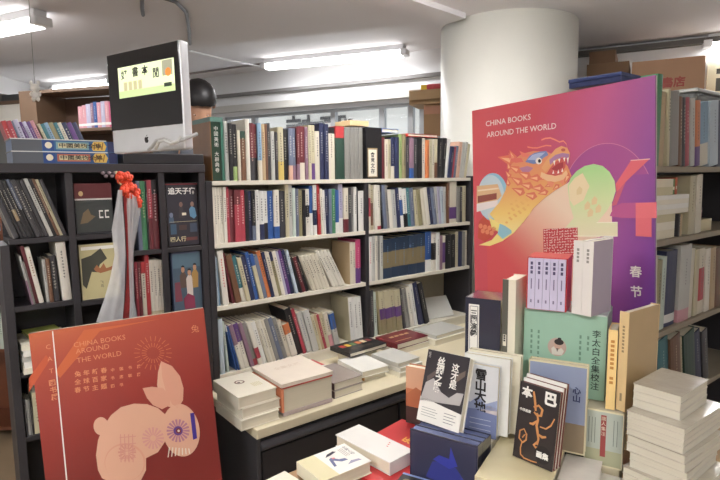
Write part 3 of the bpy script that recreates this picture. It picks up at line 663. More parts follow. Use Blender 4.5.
# slipcased green volume at the left end of the bookcase top
ta, tb = .003, tz(224, 150)[0]; hS = tz(214, 117)[1]-Z1
r = empty('slipcased_volume', M4=Mu(ta, .002, Z1+.0005), label='large green slipcased volume in clear wrap at the left end of the bookcase top', cat='book')
pm = PM(); w = tb-ta; sd = .21
pm.box(.002, w-.012, .004, sd-.004, .003, hS-.02, mat('darkgreen', coat=.4, rough=.3))
pm.vtext('中國美術', w*.45, hS*.86, .02, M_('white'), 2, y0=.004, gap=1.2); pm.vtext('大辭典卷', w*.45, hS*.46, .02, M_('white'), 2, y0=.004, gap=1.2)
pm.build('volume', r)
pm = PM(); pm.box(0, w, 0, sd, hS-.02, hS, mat((92,128,118), rough=.35, coat=.4)); pm.box(w-.012, w, .0, sd, 0, hS-.0202, mat((62,112,96), rough=.35, coat=.4)); pm.build('slipcase', r)
pm = PM(); pm.box(-.001, .0018, 0, sd, 0, hS-.0205, mat((134,94,58), rough=.3, coat=.6, var=.3, scale=9)); pm.build('side_board', r)
# black cover-out volume with a white title label, and the flat things on the books
def a5(pm, w, h, lp):
    pm.rect(w*.1, w*.72, h*.03, h*.6, M_((150,128,92)), 1); pm.rect(w*.15, w*.67, h*.05, h*.57, M_('ivory'), 2); pm.vtext('會意文存', w*.41, h*.52, h*.095, K_, 3, bold=.02)
ta = tz(366.4, 150)[0]; tb = tz(382.2, 150)[0]
disp('hardback', 'black cover-out volume with a white title label on the bookcase top', 'book', Mu(ta, .004, Z1+.0005), tb-ta, tz(367,127)[1]-Z1, .03, 'black', art=lambda pm, w, h: a5(pm, w, h, None), coat=.5, rough=.25)
ta = tz(353, 127)[0]; tb = tz(365.5, 127)[0]; zz = max(tz(350, 127)[1], tz(367, 127)[1], tz(346, 127)[1])+.004
pm = PM(); pm.box(0, tb-ta+.045, 0, .14, 0, .028, mat((206,178,136), rough=.6)); o = pm.build('flat_box', bevel=.002); o.matrix_world = Mu(ta-.005, .02, zz+.002)
tag(o, 'flat tan cardboard box lying on the matching grey volumes', 'box')
def folder(px0, px1, py, z, n0, dn, th, c, name, label):
    ta = tz(px0, py)[0]; tb = tz(px1, py)[0]
    r = empty(name, M4=Mu(ta, n0, z), label=label, cat='folder'); w = tb-ta
    pm = PM(); pm.box(0, w, 0, dn, 0, .002, mat(c, rough=.3)); pm.box(0, w, 0, dn, th-.002, th, mat(c, rough=.3)); pm.box(0, .002, 0, dn, .002, th-.002, mat(c, rough=.3)); pm.build('shell', r)
    pm = PM(); pm.box(.004, w-.004, .003, dn-.003, .0021, th-.0021, mat('ivory')); pm.build('sheets', r)
folder(383, 400, 135, tz(404, 134)[1]+.004, .01, .17, .022, (60,110,196), 'plastic_folder', 'bright blue folder lying on the top-row books, right bay')
folder(409, 439, 137, tz(420, 137.2)[1]+.004, .01, .17, .016, (198,62,52), 'plastic_folder', 'red folder lying on the top-row books, right bay')
# ---------------------------------------------------------------- monitor
a = math.radians(31); zPl = zt + .045
Pm = at(113.4, 154, 2.0); Pm = Vector((Pm.x, Pm.y, Pm.z))
em = Vector((math.cos(a), -math.sin(a), 0)); wM = .385; hM = .355
MM = Matrix.Translation(Pm) @ Matrix.Rotation(-a, 4, 'Z') @ Matrix.Rotation(math.radians(-.7), 4, 'Y')
r = empty('monitor', M4=MM, label='silver desktop computer monitor with black bezel on the dark rack', cat='monitor')
SIL = mat((214,216,218), rough=.3, metal=.25)
pm = PM(); pm.box(0, wM, 0, .038, 0, hM, SIL); pm.build('housing', r, bevel=.008, seg=3)
lp = local_px(MM); ch = hM*.235
pm = PM(); pm.box(.004, wM-.004, -.003, -.0002, ch, hM-.004, mat((22,23,26), rough=.12, coat=.6, var=0))
g = M_((60,58,60)); pm.build('bezel', r, bevel=.001)
pm = PM()
sx0, sx1, sz0, sz1 = wM*.165, wM*.93, hM*.545, hM*.845
SCR = mat((206,214,176), emit=.85)
y0 = -.0034
pm.rect(sx0, sx1, sz0, sz1, SCR, 1, y0)
pm.rect(sx0, sx1, sz0, sz0+(sz1-sz0)*.22, mat((176,196,140), emit=.85), 2, y0)
kk = M_((40,42,38)); hh = sz1-sz0; ww = sx1-sx0
for i, (ch_, fx, fz) in enumerate((('好',.06,.62),('書',.27,.66),('本',.44,.66),('閒',.64,.52))): pm.text(ch_, sx0+ww*fx, sz0+hh*fz, hh*.24, kk, 3, y0, bold=.02)
for i in range(4):
    pm.rect(sx0+ww*(.10+.09*i), sx0+ww*(.165+.09*i), sz0+hh*.22, sz0+hh*.5, mat((186,180,140), emit=.6), 3, y0)
pm.rect(sx0+ww*.80, sx0+ww*.97, sz0+hh*.5, sz0+hh*.97, mat((150,150,128), emit=.7), 3, y0)
pm.disc(sx0+ww*.9, sz0+hh*.6, ww*.05, hh*.13, mat((206,128,60), emit=.8), 4, y0); pm.rect(sx0+ww*.82, sx0+ww*.95, sz0+hh*.16, sz0+hh*.28, M_((70,84,70)), 4, y0)
pm.build('screen', r)
pm = PM(); lx, lz, s_ = wM*.5, ch*.5, .0125       # dark fruit-shaped emblem
pm.art([(lx+s_*x, lz+s_*z) for x, z in ((0,.62),(-.45,.78),(-.85,.45),(-.9,-.1),(-.6,-.75),(-.25,-.95),(0,-.85),(.25,-.95),(.6,-.72),(.82,-.3),(.55,0),(.55,.35),(.8,.6),(.45,.78))], K_, 1)
pm.art([(lx+s_*x, lz+s_*z) for x, z in ((.0,.85),(.05,1.2),(.38,1.4),(.32,1.05))], K_, 1); pm.build('emblem', r)
pm = PM(); fz = -(Pm.z - zPl) + .001
pm.box(wM*.3, wM*.7, .042, .12, fz, fz+.006, SIL); pm.box(wM*.36, wM*.64, .042, .056, fz+.006, hM*.4, SIL); pm.build('stand', r)
pm = PM(); pth = [(.62,-.03,.004),(.70,-.04,.012),(.78,-.045,.03),(.86,-.04,.034),(.97,-.035,.02),(1.05,-.02,.03),(1.07,.03,.05)]
pm.tube([MM @ Vector((wM*x, y, z)) for x, y, z in pth], .006, mat((176,176,174), rough=.5)); pm.tube([MM @ Vector((wM*(x*.6+.38), min(y-.012,-.022), z*.8)) for x, y, z in pth], .005, mat((196,196,192), rough=.5))
tag(pm.build('cable'), 'grey cables looping under the lower right corner of the monitor', 'cable')
ta = tz(121, 158, .03)[0]; tb = -.034
pm = PM(); pm.box(0, tb-ta, 0, .3, 0, zPl-zt, mat((40,40,43), rough=.4)); o = pm.build('platform', bevel=.004); o.matrix_world = Mu(ta, .0, zt+.0002)
tag(o, 'low black platform on the dark rack, under the silver monitor', 'box')
# ---------------------------------------------------------------- wrapped bouquet hung on the rack front
nb = -.07
def bp(px, py, n=nb): q = on_plane(px, py, P0 + N*n, N); return q
PR = S(tz(128, 200)[0], nb, tz(128, 175)[1])
r = empty('wrapped_bouquet', PR, 0, 'red flower bouquet in a white translucent wrap hanging on the dark rack', 'bouquet')
def loc(q): return tuple(q - PR)
rnd = random.Random(5); FL = mat((214,70,40), rough=.5, var=.25, scale=60)
for (x, y) in ((122,180),(128,177),(126,186),(132,187),(136,193),(138,199),(130,195),(124,191),(119,176),(137,204)):
    pm = PM(); c = bp(x, y, nb + rnd.uniform(-.02,.01)) - PR
    for k in range(9):
        d = Vector((rnd.gauss(0,1), rnd.gauss(0,1), rnd.gauss(0,1))).normalized(); q = c + d*.012
        pm.ball(tuple(q), (.011,.011,.011), FL, 8, 5)
    pm.ball(tuple(c), .014, FL, 8, 5); pm.build('flower', r)
pm = PM(); pm.tube([loc(bp(x, y)) for x, y in ((127,190),(128,215),(129,240),(130,265),(129,290),(126,318))], [.016,.014,.012,.012,.013,.012], mat((150,40,42), rough=.5, var=.3, scale=40)); pm.build('stems', r)
FILM = mat((222,222,224), rough=.3, alpha=.62, var=.1, scale=30, coat=.3)
def film(name, lft, rgt, cols=10, amp=.010, n0=nb-.018):
    pm = PM(); pts = []; 
    for i in range(len(lft)):
        A, B = bp(*lft[i], n0), bp(*rgt[i], n0)
        for j in range(cols+1):
            f_ = j/cols; q = A.lerp(B, f_) + N*(amp*math.sin(j*2.2+i*.6) - .012*math.sin(math.pi*f_)); pts.append(loc(q))
    fc = [(i*(cols+1)+j, i*(cols+1)+j+1, (i+1)*(cols+1)+j+1, (i+1)*(cols+1)+j) for i in range(len(lft)-1) for j in range(cols)]
    pm.mesh(pts, fc, FILM); o = pm.build(name, r, smooth=True); return o
film('wrap', [(127,192),(127,205),(128,225),(129,250),(129.5,275),(130,300),(129,320)], [(137,198),(140,210),(137,228),(133,250),(133,275),(134,300),(138,320)])
film('wrap', [(118,190),(116,205),(112,230),(115,255),(110,280),(104,300),(96,322)], [(122,190),(123,205),(125,230),(126,255),(125,280),(124,300),(122,322)], 6, .006, nb-.03)
pm = PM(); h = bp(116, 172); pm.tube([loc(bp(116,172,.0)-N*.008), loc(h), loc(bp(121,185))], .004, mat('khaki')); 
for k in range(6): pm.art and pm.ball(loc(bp(103+3*k, 173+(k%2)*3, -.02)), (.009,.006,.007), mat((126,110,116), var=.2), 8, 5)
pm.build('ribbon', r)
# ---------------------------------------------------------------- red rabbit display board leaning on the rack
yb = -math.radians(30)
PB = at(40, 480, 1.72); zb = PB.z
yawB = 24; aB = math.radians(yawB); eB = Vector((math.cos(aB), math.sin(aB), 0))
# width axis runs away to the right
PT = at(28.5, 334, 1.80)
wB = solve_x(PT, eB, 204); MB_ = Matrix.Translation(PT) @ Matrix.Rotation(aB, 4, 'Z') @ Matrix.Rotation(math.radians(-2.6), 4, 'Y') @ Matrix.Rotation(math.radians(-7), 4, 'X')
dn = MB_.to_3x3() @ Vector((0,0,-1)); hBd = (PT.z - .004)/(-dn.z)
MB_ = MB_ @ Matrix.Translation((0, 0, -hBd))
lp = local_px(MB_)
r = empty('display_board', M4=MB_, label='large red display board with a pale rabbit, leaning on the dark rack', cat='board')
tf = .012
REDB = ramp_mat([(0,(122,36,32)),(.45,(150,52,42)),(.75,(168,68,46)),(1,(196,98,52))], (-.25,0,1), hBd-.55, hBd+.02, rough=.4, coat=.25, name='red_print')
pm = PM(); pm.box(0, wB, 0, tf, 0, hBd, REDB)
pp = lambda pts: [lp(x, y) for x, y in pts]
BR1 = M_((198,98,56), rough=.4); PK = mat((216,168,142), rough=.4, var=.05, scale=6); PKd = M_((212,156,132), rough=.4); PUR = M_((96,60,128), rough=.4); CRE = M_((214,138,96), rough=.4)
pm.art(pp([(29,378),(29,392),(50,360),(46,355)]), M_((190,84,48)), 1)
pm.art(pp([(55,372),(60,378),(100,331),(160,319),(120,325),(84,330)]), M_((196,96,52)), 1)
pm.art(pp([(52,331),(53.2,331),(68,486),(66.6,486)]), W_, 3)
def bt(s, px, py, hp, lay=3, M=CRE, al='l', bold=0.0): 
    x, z = lp(px, py); hgt = hp*wB/178.0; pm.text(s, x, z, hgt, M, lay, bold=bold, align=al)
bt('CHINA BOOKS', 74, 347.5, 5.6); bt('AROUND', 76, 354, 5.6); bt('THE WORLD', 77, 363, 5.6)
x, z = lp(74, 349)
for i, row_ in enumerate(('兔年新春中国书展', '全球百家书店联展', '春节主题图书')):
    for j, ch_ in enumerate(row_[:9]):
        q = lp(78 + j*8.7, 376 + i*8 - j*1.2); pm.text(ch_, q[0], q[1], (4.6 if j < 4 else 3.0)*wB/178, CRE, 3, bold=.02, align='c')
for i, ch_ in enumerate('CATALOG'[:3]): q = lp(48.5+i*1.6, 349+i*12); pm.text(ch_, q[0], q[1], 5*wB/178, CRE, 3, align='c')
for i, ch_ in enumerate('图书展'): q = lp(52.5+i*1.2, 385+i*7); pm.text(ch_, q[0], q[1], 5*wB/178, CRE, 3, bold=.02, align='c')
q = lp(195, 329); pm.text('兔', q[0], q[1]-.01, .022, CRE, 3, align='c')
def ell(cx, cy, rx, ry, n=36, a0=0, a1=360, tilt=0):
    o_ = []
    for k in range(n+1 if a1-a0 < 360 else n):
        t = math.radians(a0+(a1-a0)*k/n); x, y = rx*math.cos(t), ry*math.sin(t); tt = math.radians(tilt)
        o_.append(lp(cx+x*math.cos(tt)-y*math.sin(tt), cy+x*math.sin(tt)+y*math.cos(tt)))
    return o_
for k in range(22):          # firework
    t = 2*math.pi*k/22
    for f0, f1 in ((.35,.6),(.7,1)):
        c0 = (153+19*f0*math.cos(t), 353+17*f0*math.sin(t)); c1 = (153+19*f1*math.cos(t), 353+17*f1*math.sin(t)); nx, ny = -math.sin(t)*.35, math.cos(t)*.35
        pm.art(pp([(c0[0]+nx,c0[1]+ny),(c1[0]+nx,c1[1]+ny),(c1[0]-nx,c1[1]-ny),(c0[0]-nx,c0[1]-ny)]), M_((196,106,66)), 2)
pm.art(pp([(98,470),(96,455),(98,440),(103,427),(111,415),(121,407),(134,403.5),(147,404),(158,408),(166,415),(166,440),(158,452),(146,458),(146,470),(140,482),(110,482),(102,478)]), PK, 4)
pm.art(ell(101,426,7.5,9), PK, 3)
pm.art(ell(125,462,20.5,19,36,0,360), PKd, 5); pm.art(ell(124.5,463,19.3,18.2), PK, 6)
pm.art(ell(181,430,18.5,26.5,40,0,360,-8), PK, 5)
pm.art(pp([(161,361),(158,372),(157,385),(160,398),(166,406),(178,408),(183,400),(183.5,388),(180,376),(172,366)]), PK, 4)
pm.art(pp([(161,361),(162,376),(166,392),(172,404),(178,408),(183,400),(183.5,388),(180,376),(172,366)]), PKd, 5)
pm.art(pp([(142.5,388),(147,398),(153,405),(162,409),(170,405),(170,396),(163,388),(152,386.5)]), PKd, 6)
for c, rx, n_, M2, ly in (((178,430.5),11.5,18,M_((176,122,138)),7),((153,438),11,16,M_((208,150,142)),6),((127,452),9,14,M_((204,142,126)),7)):
    for k in range(n_):
        t = 2*math.pi*k/n_; pm.art(pp([(c[0]+3*math.cos(t-.15),c[1]+3*math.sin(t-.15)),(c[0]+rx*math.cos(t-.1),c[1]+rx*math.sin(t-.1)),(c[0]+rx*math.cos(t+.1),c[1]+rx*math.sin(t+.1)),(c[0]+3*math.cos(t+.15),c[1]+3*math.sin(t+.15))]), M2, ly)
pm.art(ell(178,430.5,4.6,4.6), PUR, 8); pm.art(ell(178.5,430.5,2.6,2.6), M_((120,40,40)), 9); pm.art(ell(178.5,430.5,1.2,1.2), M_('cream'), 10)
pm.art(pp([(190,413),(194,412.5),(197,438),(193,439.5)]), M_((66,44,138)), 8)
for k in range(7): pm.art(pp([(169+k*3.2,447+k*.2),(170+k*3.2,447+k*.2),(168.5+k*3.6,457-k*.6),(167.5+k*3.6,457-k*.6)]), M_('ivory'), 7)
for i in range(4): pm.art(pp([(120+i*4,434),(121+i*4,434),(121.6+i*4,462),(120.6+i*4,462)]), M_((206,146,132)), 8); 
for i in range(4): pm.art(pp([(119.5,437+i*7),(136,435.5+i*7),(136,436.3+i*7),(119.5,437.8+i*7)]), M_((206,146,132)), 8)
pm.build('printed_face', r)
pm = PM(); pm.box(0, wB, tf+.0002, tf+.02, 0, hBd, mat((196,184,166), rough=.6)); pm.build('backing', r)
# ---------------------------------------------------------------- piles on the worktop
def flat(px, py, zt_, yaw, w, d, t, name, label, cover, spine='l', art=None, group='books lying on the cream worktop', **kw):
    """a book lying flat; (px, py) is where its near left top corner shows; yaw turns its near edge (0 = along the bookcase)"""
    q = on_z(px, py, zt_); M = Matrix.Translation((q.x, q.y, zt_-t)) @ Matrix.Rotation(UA + math.radians(yaw), 4, 'Z')
    return disp(name, label, 'book', M, w, d, t, cover, spine=spine, art=art, flat=True, group=group, **kw), M
def flat_c(q, z0, yaw, w, d, t, name, label, cover, spine='l', art=None, group=None, **kw):
    M = Matrix.Translation((q[0], q[1], z0)) @ Matrix.Rotation(UA + math.radians(yaw), 4, 'Z')
    return disp(name, label, 'book', M, w, d, t, cover, spine=spine, art=art, flat=True, group=group, **kw)
CREAMC = mat((226,220,202), rough=.35, coat=.3)
def medal(pm, w, h):
    pm.disc(w*.45, h*.62, w*.13, h*.09, M_((120,96,84)), 1); pm.disc(w*.45, h*.62, w*.085, h*.06, M_((214,206,190)), 2); pm.disc(w*.42, h*.6, w*.04, h*.03, M_((86,70,64)), 3)
    for k in range(5): pm.rect(w*(.62+.05*k), w*(.645+.05*k), h*.28, h*.46, M_('khaki'), 1)
# three cream hardbacks: near left corner of the lowest at about (213, 420)
q = on_z(244, 430, ZW); base = (q.x, q.y)
zc = ZW + .0005
ths = (.042, .042, .048)
M0 = Matrix.Rotation(UA, 4, 'Z')
for i, (th, dx, dy, lab) in enumerate(zip(ths, (.0, .012, -.002), (0, .01, .012), ('cream hardback at the bottom of the pile of three near the worktop corner', 'cream hardback in the middle of the pile of three near the worktop corner', 'cream hardback with dark medallion, topmost of the pile of three'))):
    o_ = on_z(214, 407, ZW)
    c = Vector((-.125, -.475, 0)) + Vector((dx, dy, 0)); p = S(c.x, c.y, zc)
    flat_c(p, zc, 0, .17, .24, th, 'hardback', lab, CREAMC, 'l', medal if i == 2 else None, 'cream hardbacks piled at the worktop corner', b=.004)
    zc += th + .0003
# large boxed set lying with its page edges showing, salmon lining
o_ = S(.088, -.462, ZW)
r = empty('boxed_set', M4=Mu(.062, -.47, ZW+.0004, math.radians(-1)), label='thick cream boxed set with salmon lining beside the pile of cream hardbacks', cat='box')
w_, d_ = .25, .27
pm = PM(); pm.box(.006, w_, .0, d_, 0, .018, mat((176,160,156), rough=.3, coat=.4)); pm.build('lower_volume', r, bevel=.003)
pm = PM(); pm.box(.010, w_-.002, .004, d_-.004, .0185, .118, paper((220,212,188))); pm.build('page_block', r)
pm = PM(); pm.box(.0, .009, .0, d_, .0187, .117, mat((222,140,104), rough=.45)); pm.box(w_-.0015, w_+.001, .02, d_, .0187, .117, mat((222,140,104))); pm.box(.0092, w_, .0, d_, .1182, .126, mat((206,96,84), rough=.4)); pm.build('lining', r)
pm = PM(fn=lambda x, y, z: Vector((x, z, .142 - y)));
pm.box(-.003, w_+.002, 0, .0155, -.004, d_, mat((226,214,198), rough=.35, coat=.3))
for k, ch_ in enumerate('全集文選'): pm.text(ch_, w_*(.3+.13*k), d_*.6, .024, M_((206,190,172)), 1, bold=.02, align='c')
pm.build('upper_cover', r)
def pile(items, t0, n0, z0=ZW):
    z = z0 + .0004
    for (dt, dn, yaw, w, d, t, name, lab, cov, sp, art, kw) in items:
        flat_c(S(t0+dt, n0+dn, z), z, yaw, w, d, t, name, lab, cov, sp, art, 'books lying on the cream worktop', **kw); z += t + .0003
def phot(pm, w, h):
    cs = [(176,60,52),(210,170,70),(90,120,80),(196,110,60),(220,200,160),(120,60,60)]
    for k in range(6): pm.rect(w*(.10+.14*k), w*(.21+.14*k), h*.55, h*.80, M_(cs[k]), 1)
    for k in range(3): pm.rect(w*(.2+.2*k), w*(.34+.2*k), h*.2, h*.4, M_((74,66,56)), 1)
def stripes(pm, w, h): 
    pm.rect(0, w*.45, 0, h, M_((96,104,112)), 1); pm.rect(w*.5, w, h*.1, h*.9, M_((180,60,60)), 1); pm.rect(w*.1, w*.4, h*.2, h*.5, M_('lightgrey'), 2)
pile([(0,0,2,.165,.22,.035,'hardback','grey shrink-wrapped hardback, lower of two beside the boxed set',mat((168,160,152), rough=.2, coat=.6),'l',None,dict(spinec=(70,52,56))),
      (.002,.004,1,.165,.215,.035,'hardback','grey shrink-wrapped hardback with dark spine, upper of two beside boxed set',mat((160,148,140), rough=.2, coat=.6),'l',None,dict(spinec=(60,48,54)))], .335, -.455)
pile([(0,0,0,.20,.14,.022,'magazine','white magazine under the red-cornered magazine at the back of the worktop','white','l',None,{}),
      (.01,.005,3,.19,.135,.014,'magazine','glossy magazine with a red cover corner behind the grey shrink-wrapped hardbacks','white','l',stripes,dict(coat=.6, rough=.2))], .30, -.17)
pile([(0.02,0.04,0,.14,.19,.026,'paperback','pale book with ochre spine at the bottom of the pile mid worktop','ivory','l',None,dict(spinec=(176,128,62))),
      (0,0.03,-4,.16,.22,.030,'paperback','thick white paperback between ochre-spined and dark photo books','white','l',None,dict(coat=.4))], .545, -.42)
pile([(0,0,0,.17,.13,.065,'paperback','thick cream paperback under the dark book with colourful photos','cream','l',None,{}),
      (-.05,-.045,3,.26,.165,.022,'paperback','dark-covered book with a row of colourful photos, mid worktop','black','l',phot,dict(coat=.4))], .66, -.165)
pile([(0,0,0,.15,.2,.024,'paperback','white paperback lowest in the small pile left of the orange book','ivory','l',None,{}), (.005,.004,-2,.15,.2,.024,'paperback','white paperback in the middle of the small pile left of the orange book','white','l',None,{}),
      (.0,.01,2,.15,.2,.022,'paperback','grey-white paperback topmost in the small pile left of the orange book','lightgrey','l',None,{})], .73, -.455)
def mtitle(pm, w, h):
    for k in range(4): pm.rect(w*(.2+.16*k), w*(.32+.16*k), h*.58, h*.7, M_('tan'), 1)
    pm.rect(w*.1, w*.6, h*.2, h*.24, M_('tan'), 1)
pile([(0,0,0,.24,.17,.035,'hardback','white hardback under the maroon hardback on the worktop','white','l',None,{}), (-.01,-.004,2,.25,.18,.032,'hardback','maroon hardback with pale title in front of the purple-banded magazines','maroon','l',mtitle,dict(coat=.4))], .95, -.20)
pile([(0,0,0,.28,.20,.036,'hardback','big white book at the right end of the worktop, behind navy box','ivory','l',None,{}), (.02,.01,2,.26,.19,.022,'magazine','pale grey magazine lying at the right end of the worktop','lightgrey','l',None,dict(coat=.4))], 1.22, -.22)
# pale catalogue leaning against the black books of the bottom row
ta = tz(433, 318)[0]
disp('magazine', 'pale grey catalogue leaning back at the right end of the bottom row', 'book', Mu(ta+.03, .06, Z4+.0065, math.radians(-10)) @ Matrix.Rotation(math.radians(-38), 4, 'X'), .20, .15, .008, 'lightgrey', art=None)
# ---------------------------------------------------------------- display table in front
ZT = .72
q = on_z(408, 425, ZT); nT = (q - P0).dot(N) - .0
tb = empty('display_table', S(-.75, nT-.95, 0), UA, 'low wooden display table covered with books in the foreground', 'table')
def PLN(x, y, z, yaw=30):     # plan position in the table display's own frame
    a = math.radians(30); return Matrix.Translation((math.cos(a)*x + math.sin(a)*y, -math.sin(a)*x + math.cos(a)*y, z)) @ Matrix.Rotation(-math.radians(yaw), 4, 'Z')
WOODT = mat((150,118,80), rough=.4, var=.2, scale=9)
LT = 1.62; DT = .95
pm = PM(); pm.box(0, LT, 0, DT, ZT-.03, ZT, WOODT); pm.build('table_top', tb, bevel=.003)
pm = PM(); pm.box(.04, LT-.04, .04, DT-.04, ZT-.11, ZT-.0305, mat((96,74,52), rough=.5, var=.2)); pm.build('apron', tb)
for x in (.05, LT-.1):
    for y in (.05, DT-.1):
        pm = PM(); pm.box(x, x+.05, y, y+.05, 0, ZT-.1102, mat((96,74,52), rough=.5, var=.2)); pm.build('leg', tb, bevel=.003)
def onT(px, py, z=ZT): return on_z(px, py, z)
GT = 'books lying on the display table'
def tflat(px, py, z0, yaw, w, d, t, name, label, cover, spine='l', art=None, **kw):
    """(px, py): near left lower corner on height z0; yaw in plan degrees of the width axis"""
    q = on_z(px, py, z0); M = Matrix.Translation((q.x, q.y, z0+.0004)) @ Matrix.Rotation(math.radians(yaw), 4, 'Z')
    return disp(name, label, 'book', M, w, d, t, cover, spine=spine, art=art, flat=True, group=GT, **kw)
def redart(pm, w, h):
    for i in range(4): pm.text('新春书展'[i], w*(.2+.2*i), h*.16, .03, M_((222,170,70)), 1, bold=.03, align='c')
    for i in range(3): pm.text('吉祥乐'[i], w*(.3+.2*i), h*.62, .026, M_((222,170,70)), 1, bold=.03, align='c')
# red folder lying under the pale books
q = on_z(330, 490, ZT)
def by_corners(c1, c2, z0, d, t, name, label, cover, spine='l', art=None, **kw):
    """flat book whose near edge's top corners show at pixels c1 (left) and c2 (right); top face at z0+t"""
    A, B = on_z(c1[0], c1[1], z0+t), on_z(c2[0], c2[1], z0+t); e = B-A; a = math.atan2(e.y, e.x)
    M = Matrix.Translation((A.x, A.y, z0+.0004)) @ Matrix.Rotation(a, 4, 'Z')
    grp = kw.pop('group', GT)
    return disp(name, label, 'book', M, e.length, d, t, cover, spine=spine, art=art, flat=True, group=grp, **kw), M
def farcorners(c1, c2, z0, d, t, *a, **kw):
    """same, from the far edge's top corners (left, right)"""
    A, B = on_z(c1[0], c1[1], z0+t), on_z(c2[0], c2[1], z0+t); e = B-A; an = math.atan2(e.y, e.x)
    M = Matrix.Translation((A.x, A.y, z0+.0004)) @ Matrix.Rotation(an, 4, 'Z') @ Matrix.Translation((0, -d, 0))
    name, label, cover = a[0], a[1], a[2]; spine = a[3] if len(a) > 3 else 'l'; art = a[4] if len(a) > 4 else None
    return disp(name, label, 'book', M, e.length, d, t, cover, spine=spine, art=art, flat=True, group=kw.pop('group', GT), **kw), M
def quad_flat(pl, pf, pr, z0, t, name, label, cover, spine='l', art=None, **kw):
    """flat book from three top corners: left, front (nearest), right; width runs left->front? width = front->right, depth = front->left"""
    Lc, Fc, Rc = [on_z(p[0], p[1], z0+t) for p in (pl, pf, pr)]; e = Rc-Fc; g = Lc-Fc; a = (math.atan2(e.y, e.x) + math.atan2(g.y, g.x) - math.pi/2)/2
    d = g.dot(Vector((-math.sin(a), math.cos(a), 0))); w = e.dot(Vector((math.cos(a), math.sin(a), 0)))
    M = Matrix.Translation((Fc.x, Fc.y, z0+.0004)) @ Matrix.Rotation(a, 4, 'Z')
    return disp(name, label, 'book', M, w, d, t, cover, spine=spine, art=art, flat=True, group=kw.pop('group', GT), **kw), M
RED = mat((186,40,44), rough=.4, coat=.2)
farcorners((327,460), (402,419), ZT, .30, .008, 'booklet', 'red booklet with gold characters lying under the pale books on the table', RED, 'l', redart)
def ink(pm, w, h):
    pm.rect(0, w*.34, 0, h, M_((214,206,166)), 1); pm.rect(w*.34, w, 0, h, W_, 1)
    pm.art([(w*.44,h*.72),(w*.52,h*.82),(w*.66,h*.86),(w*.7,h*.8),(w*.56,h*.74)], M_((40,42,60)), 3); 
    pm.art([(w*.40,h*.3),(w*.46,h*.62),(w*.52,h*.66),(w*.6,h*.5),(w*.7,h*.46),(w*.72,h*.36),(w*.6,h*.38),(w*.5,h*.52),(w*.45,h*.3)], M_((96,104,140)), 2)
    pm.art([(w*.62,h*.2),(w*.74,h*.3),(w*.88,h*.26),(w*.9,h*.18),(w*.76,h*.2)], M_((150,150,170)), 2); pm.disc(w*.54, h*.6, w*.03, h*.03, M_((206,120,120)), 3)
    pm.vtext('水墨人物', w*.9, h*.9, w*.075, M_((70,70,80)), 3)
    for k in range(3): pm.rect(w*(.76+.035*k), w*(.77+.035*k), h*.5, h*.86, M_((150,140,130)), 2)
quad_flat((296,462), (322,482), (372,461.5), ZT+.0095, .034, 'paperback', 'cream book with an ink figure drawing on the red booklet', (228,222,198), 'l', ink)
def dots(pm, w, h):
    for k in range(3): pm.disc(w*(.62+.1*k), h*(.3+.02*k), w*.022, h*.016, M_((206,90,80)), 1, n=10)
farcorners((337,431), (374,420), ZT+.0095, .23, .038, 'hardback', 'large plain white book with tiny red dots on its cover', (222,220,214), 'l', dots) if False else None
A = on_z(337, 433, ZT+.05); 
quad_flat((337,434), (390,463), (413,450), ZT+.0095, .036, 'hardback', 'large plain white book with tiny red marks lying beside the navy box', (222,220,214), 'b', dots)
def gold(pm, w, h):
    for i in range(5):
        for j in range(3): pm.disc(w*(.12+.19*i), h*(.2+.28*j), w*.06, h*.07, M_((140,130,96)), 1, n=8)
    pm.rect(0, w, h*.94, h, M_((130,150,200)), 2)
disp('booklet', 'black booklet with gold pattern lying in front of the navy box', 'book', PLN(-.565, 1.06, ZT+.0098), .2, .132, .012, 'black', spine='l', flat=True, group=GT, art=gold)
def corner(pm, w, h):
    pm.disc(w*.6, h*.4, w*.2, h*.18, M_((150,110,90)), 1)
quad_flat((258,484), (290,503), (316,490), ZT, .03, 'paperback', 'pale book with brown picture at the bottom edge, left of the ink book', 'ivory', 'l', corner)
# navy shrink-wrapped box sets (front one with a blue picture)
zb = .86
yawB_ = 33
Mb, wb, hb_ = fit(410, 428, zb, yawB_, 478, 400)
for i in range(3):
    Mi = Mb @ Matrix.Translation((0, .031*i, -(zb-ZT-.0101)))
    hh = zb-ZT-.0105 - (.004*i)
    def blue(pm, w, h, i=i):
        pm.rect(w*.02, w*.98, h*.03, h*.97, M_((46,48,72)), 1)
        if i == 0:
            pm.art([(w*.25,h*.1),(w*.35,h*.45),(w*.5,h*.5),(w*.7,h*.45),(w*.9,h*.12),(w*.6,h*.05)], M_((46,52,124)), 2); pm.art([(w*.36,h*.5),(w*.45,h*.62),(w*.6,h*.6),(w*.62,h*.85),(w*.72,h*.5),(w*.6,h*.4)], M_((50,58,150)), 3)
    disp('box_set', ['navy shrink-wrapped box set with a blue picture, front of three under the upright books', 'navy box set, middle of three under the upright books', 'navy box set, rearmost of three under the upright books'][i], 'box', Mi, wb, hh, .0302, (44,46,66), spine='r', art=blue, group='navy box sets on the table', coat=.8, rough=.15, pages=mat((110,120,160), rough=.3))
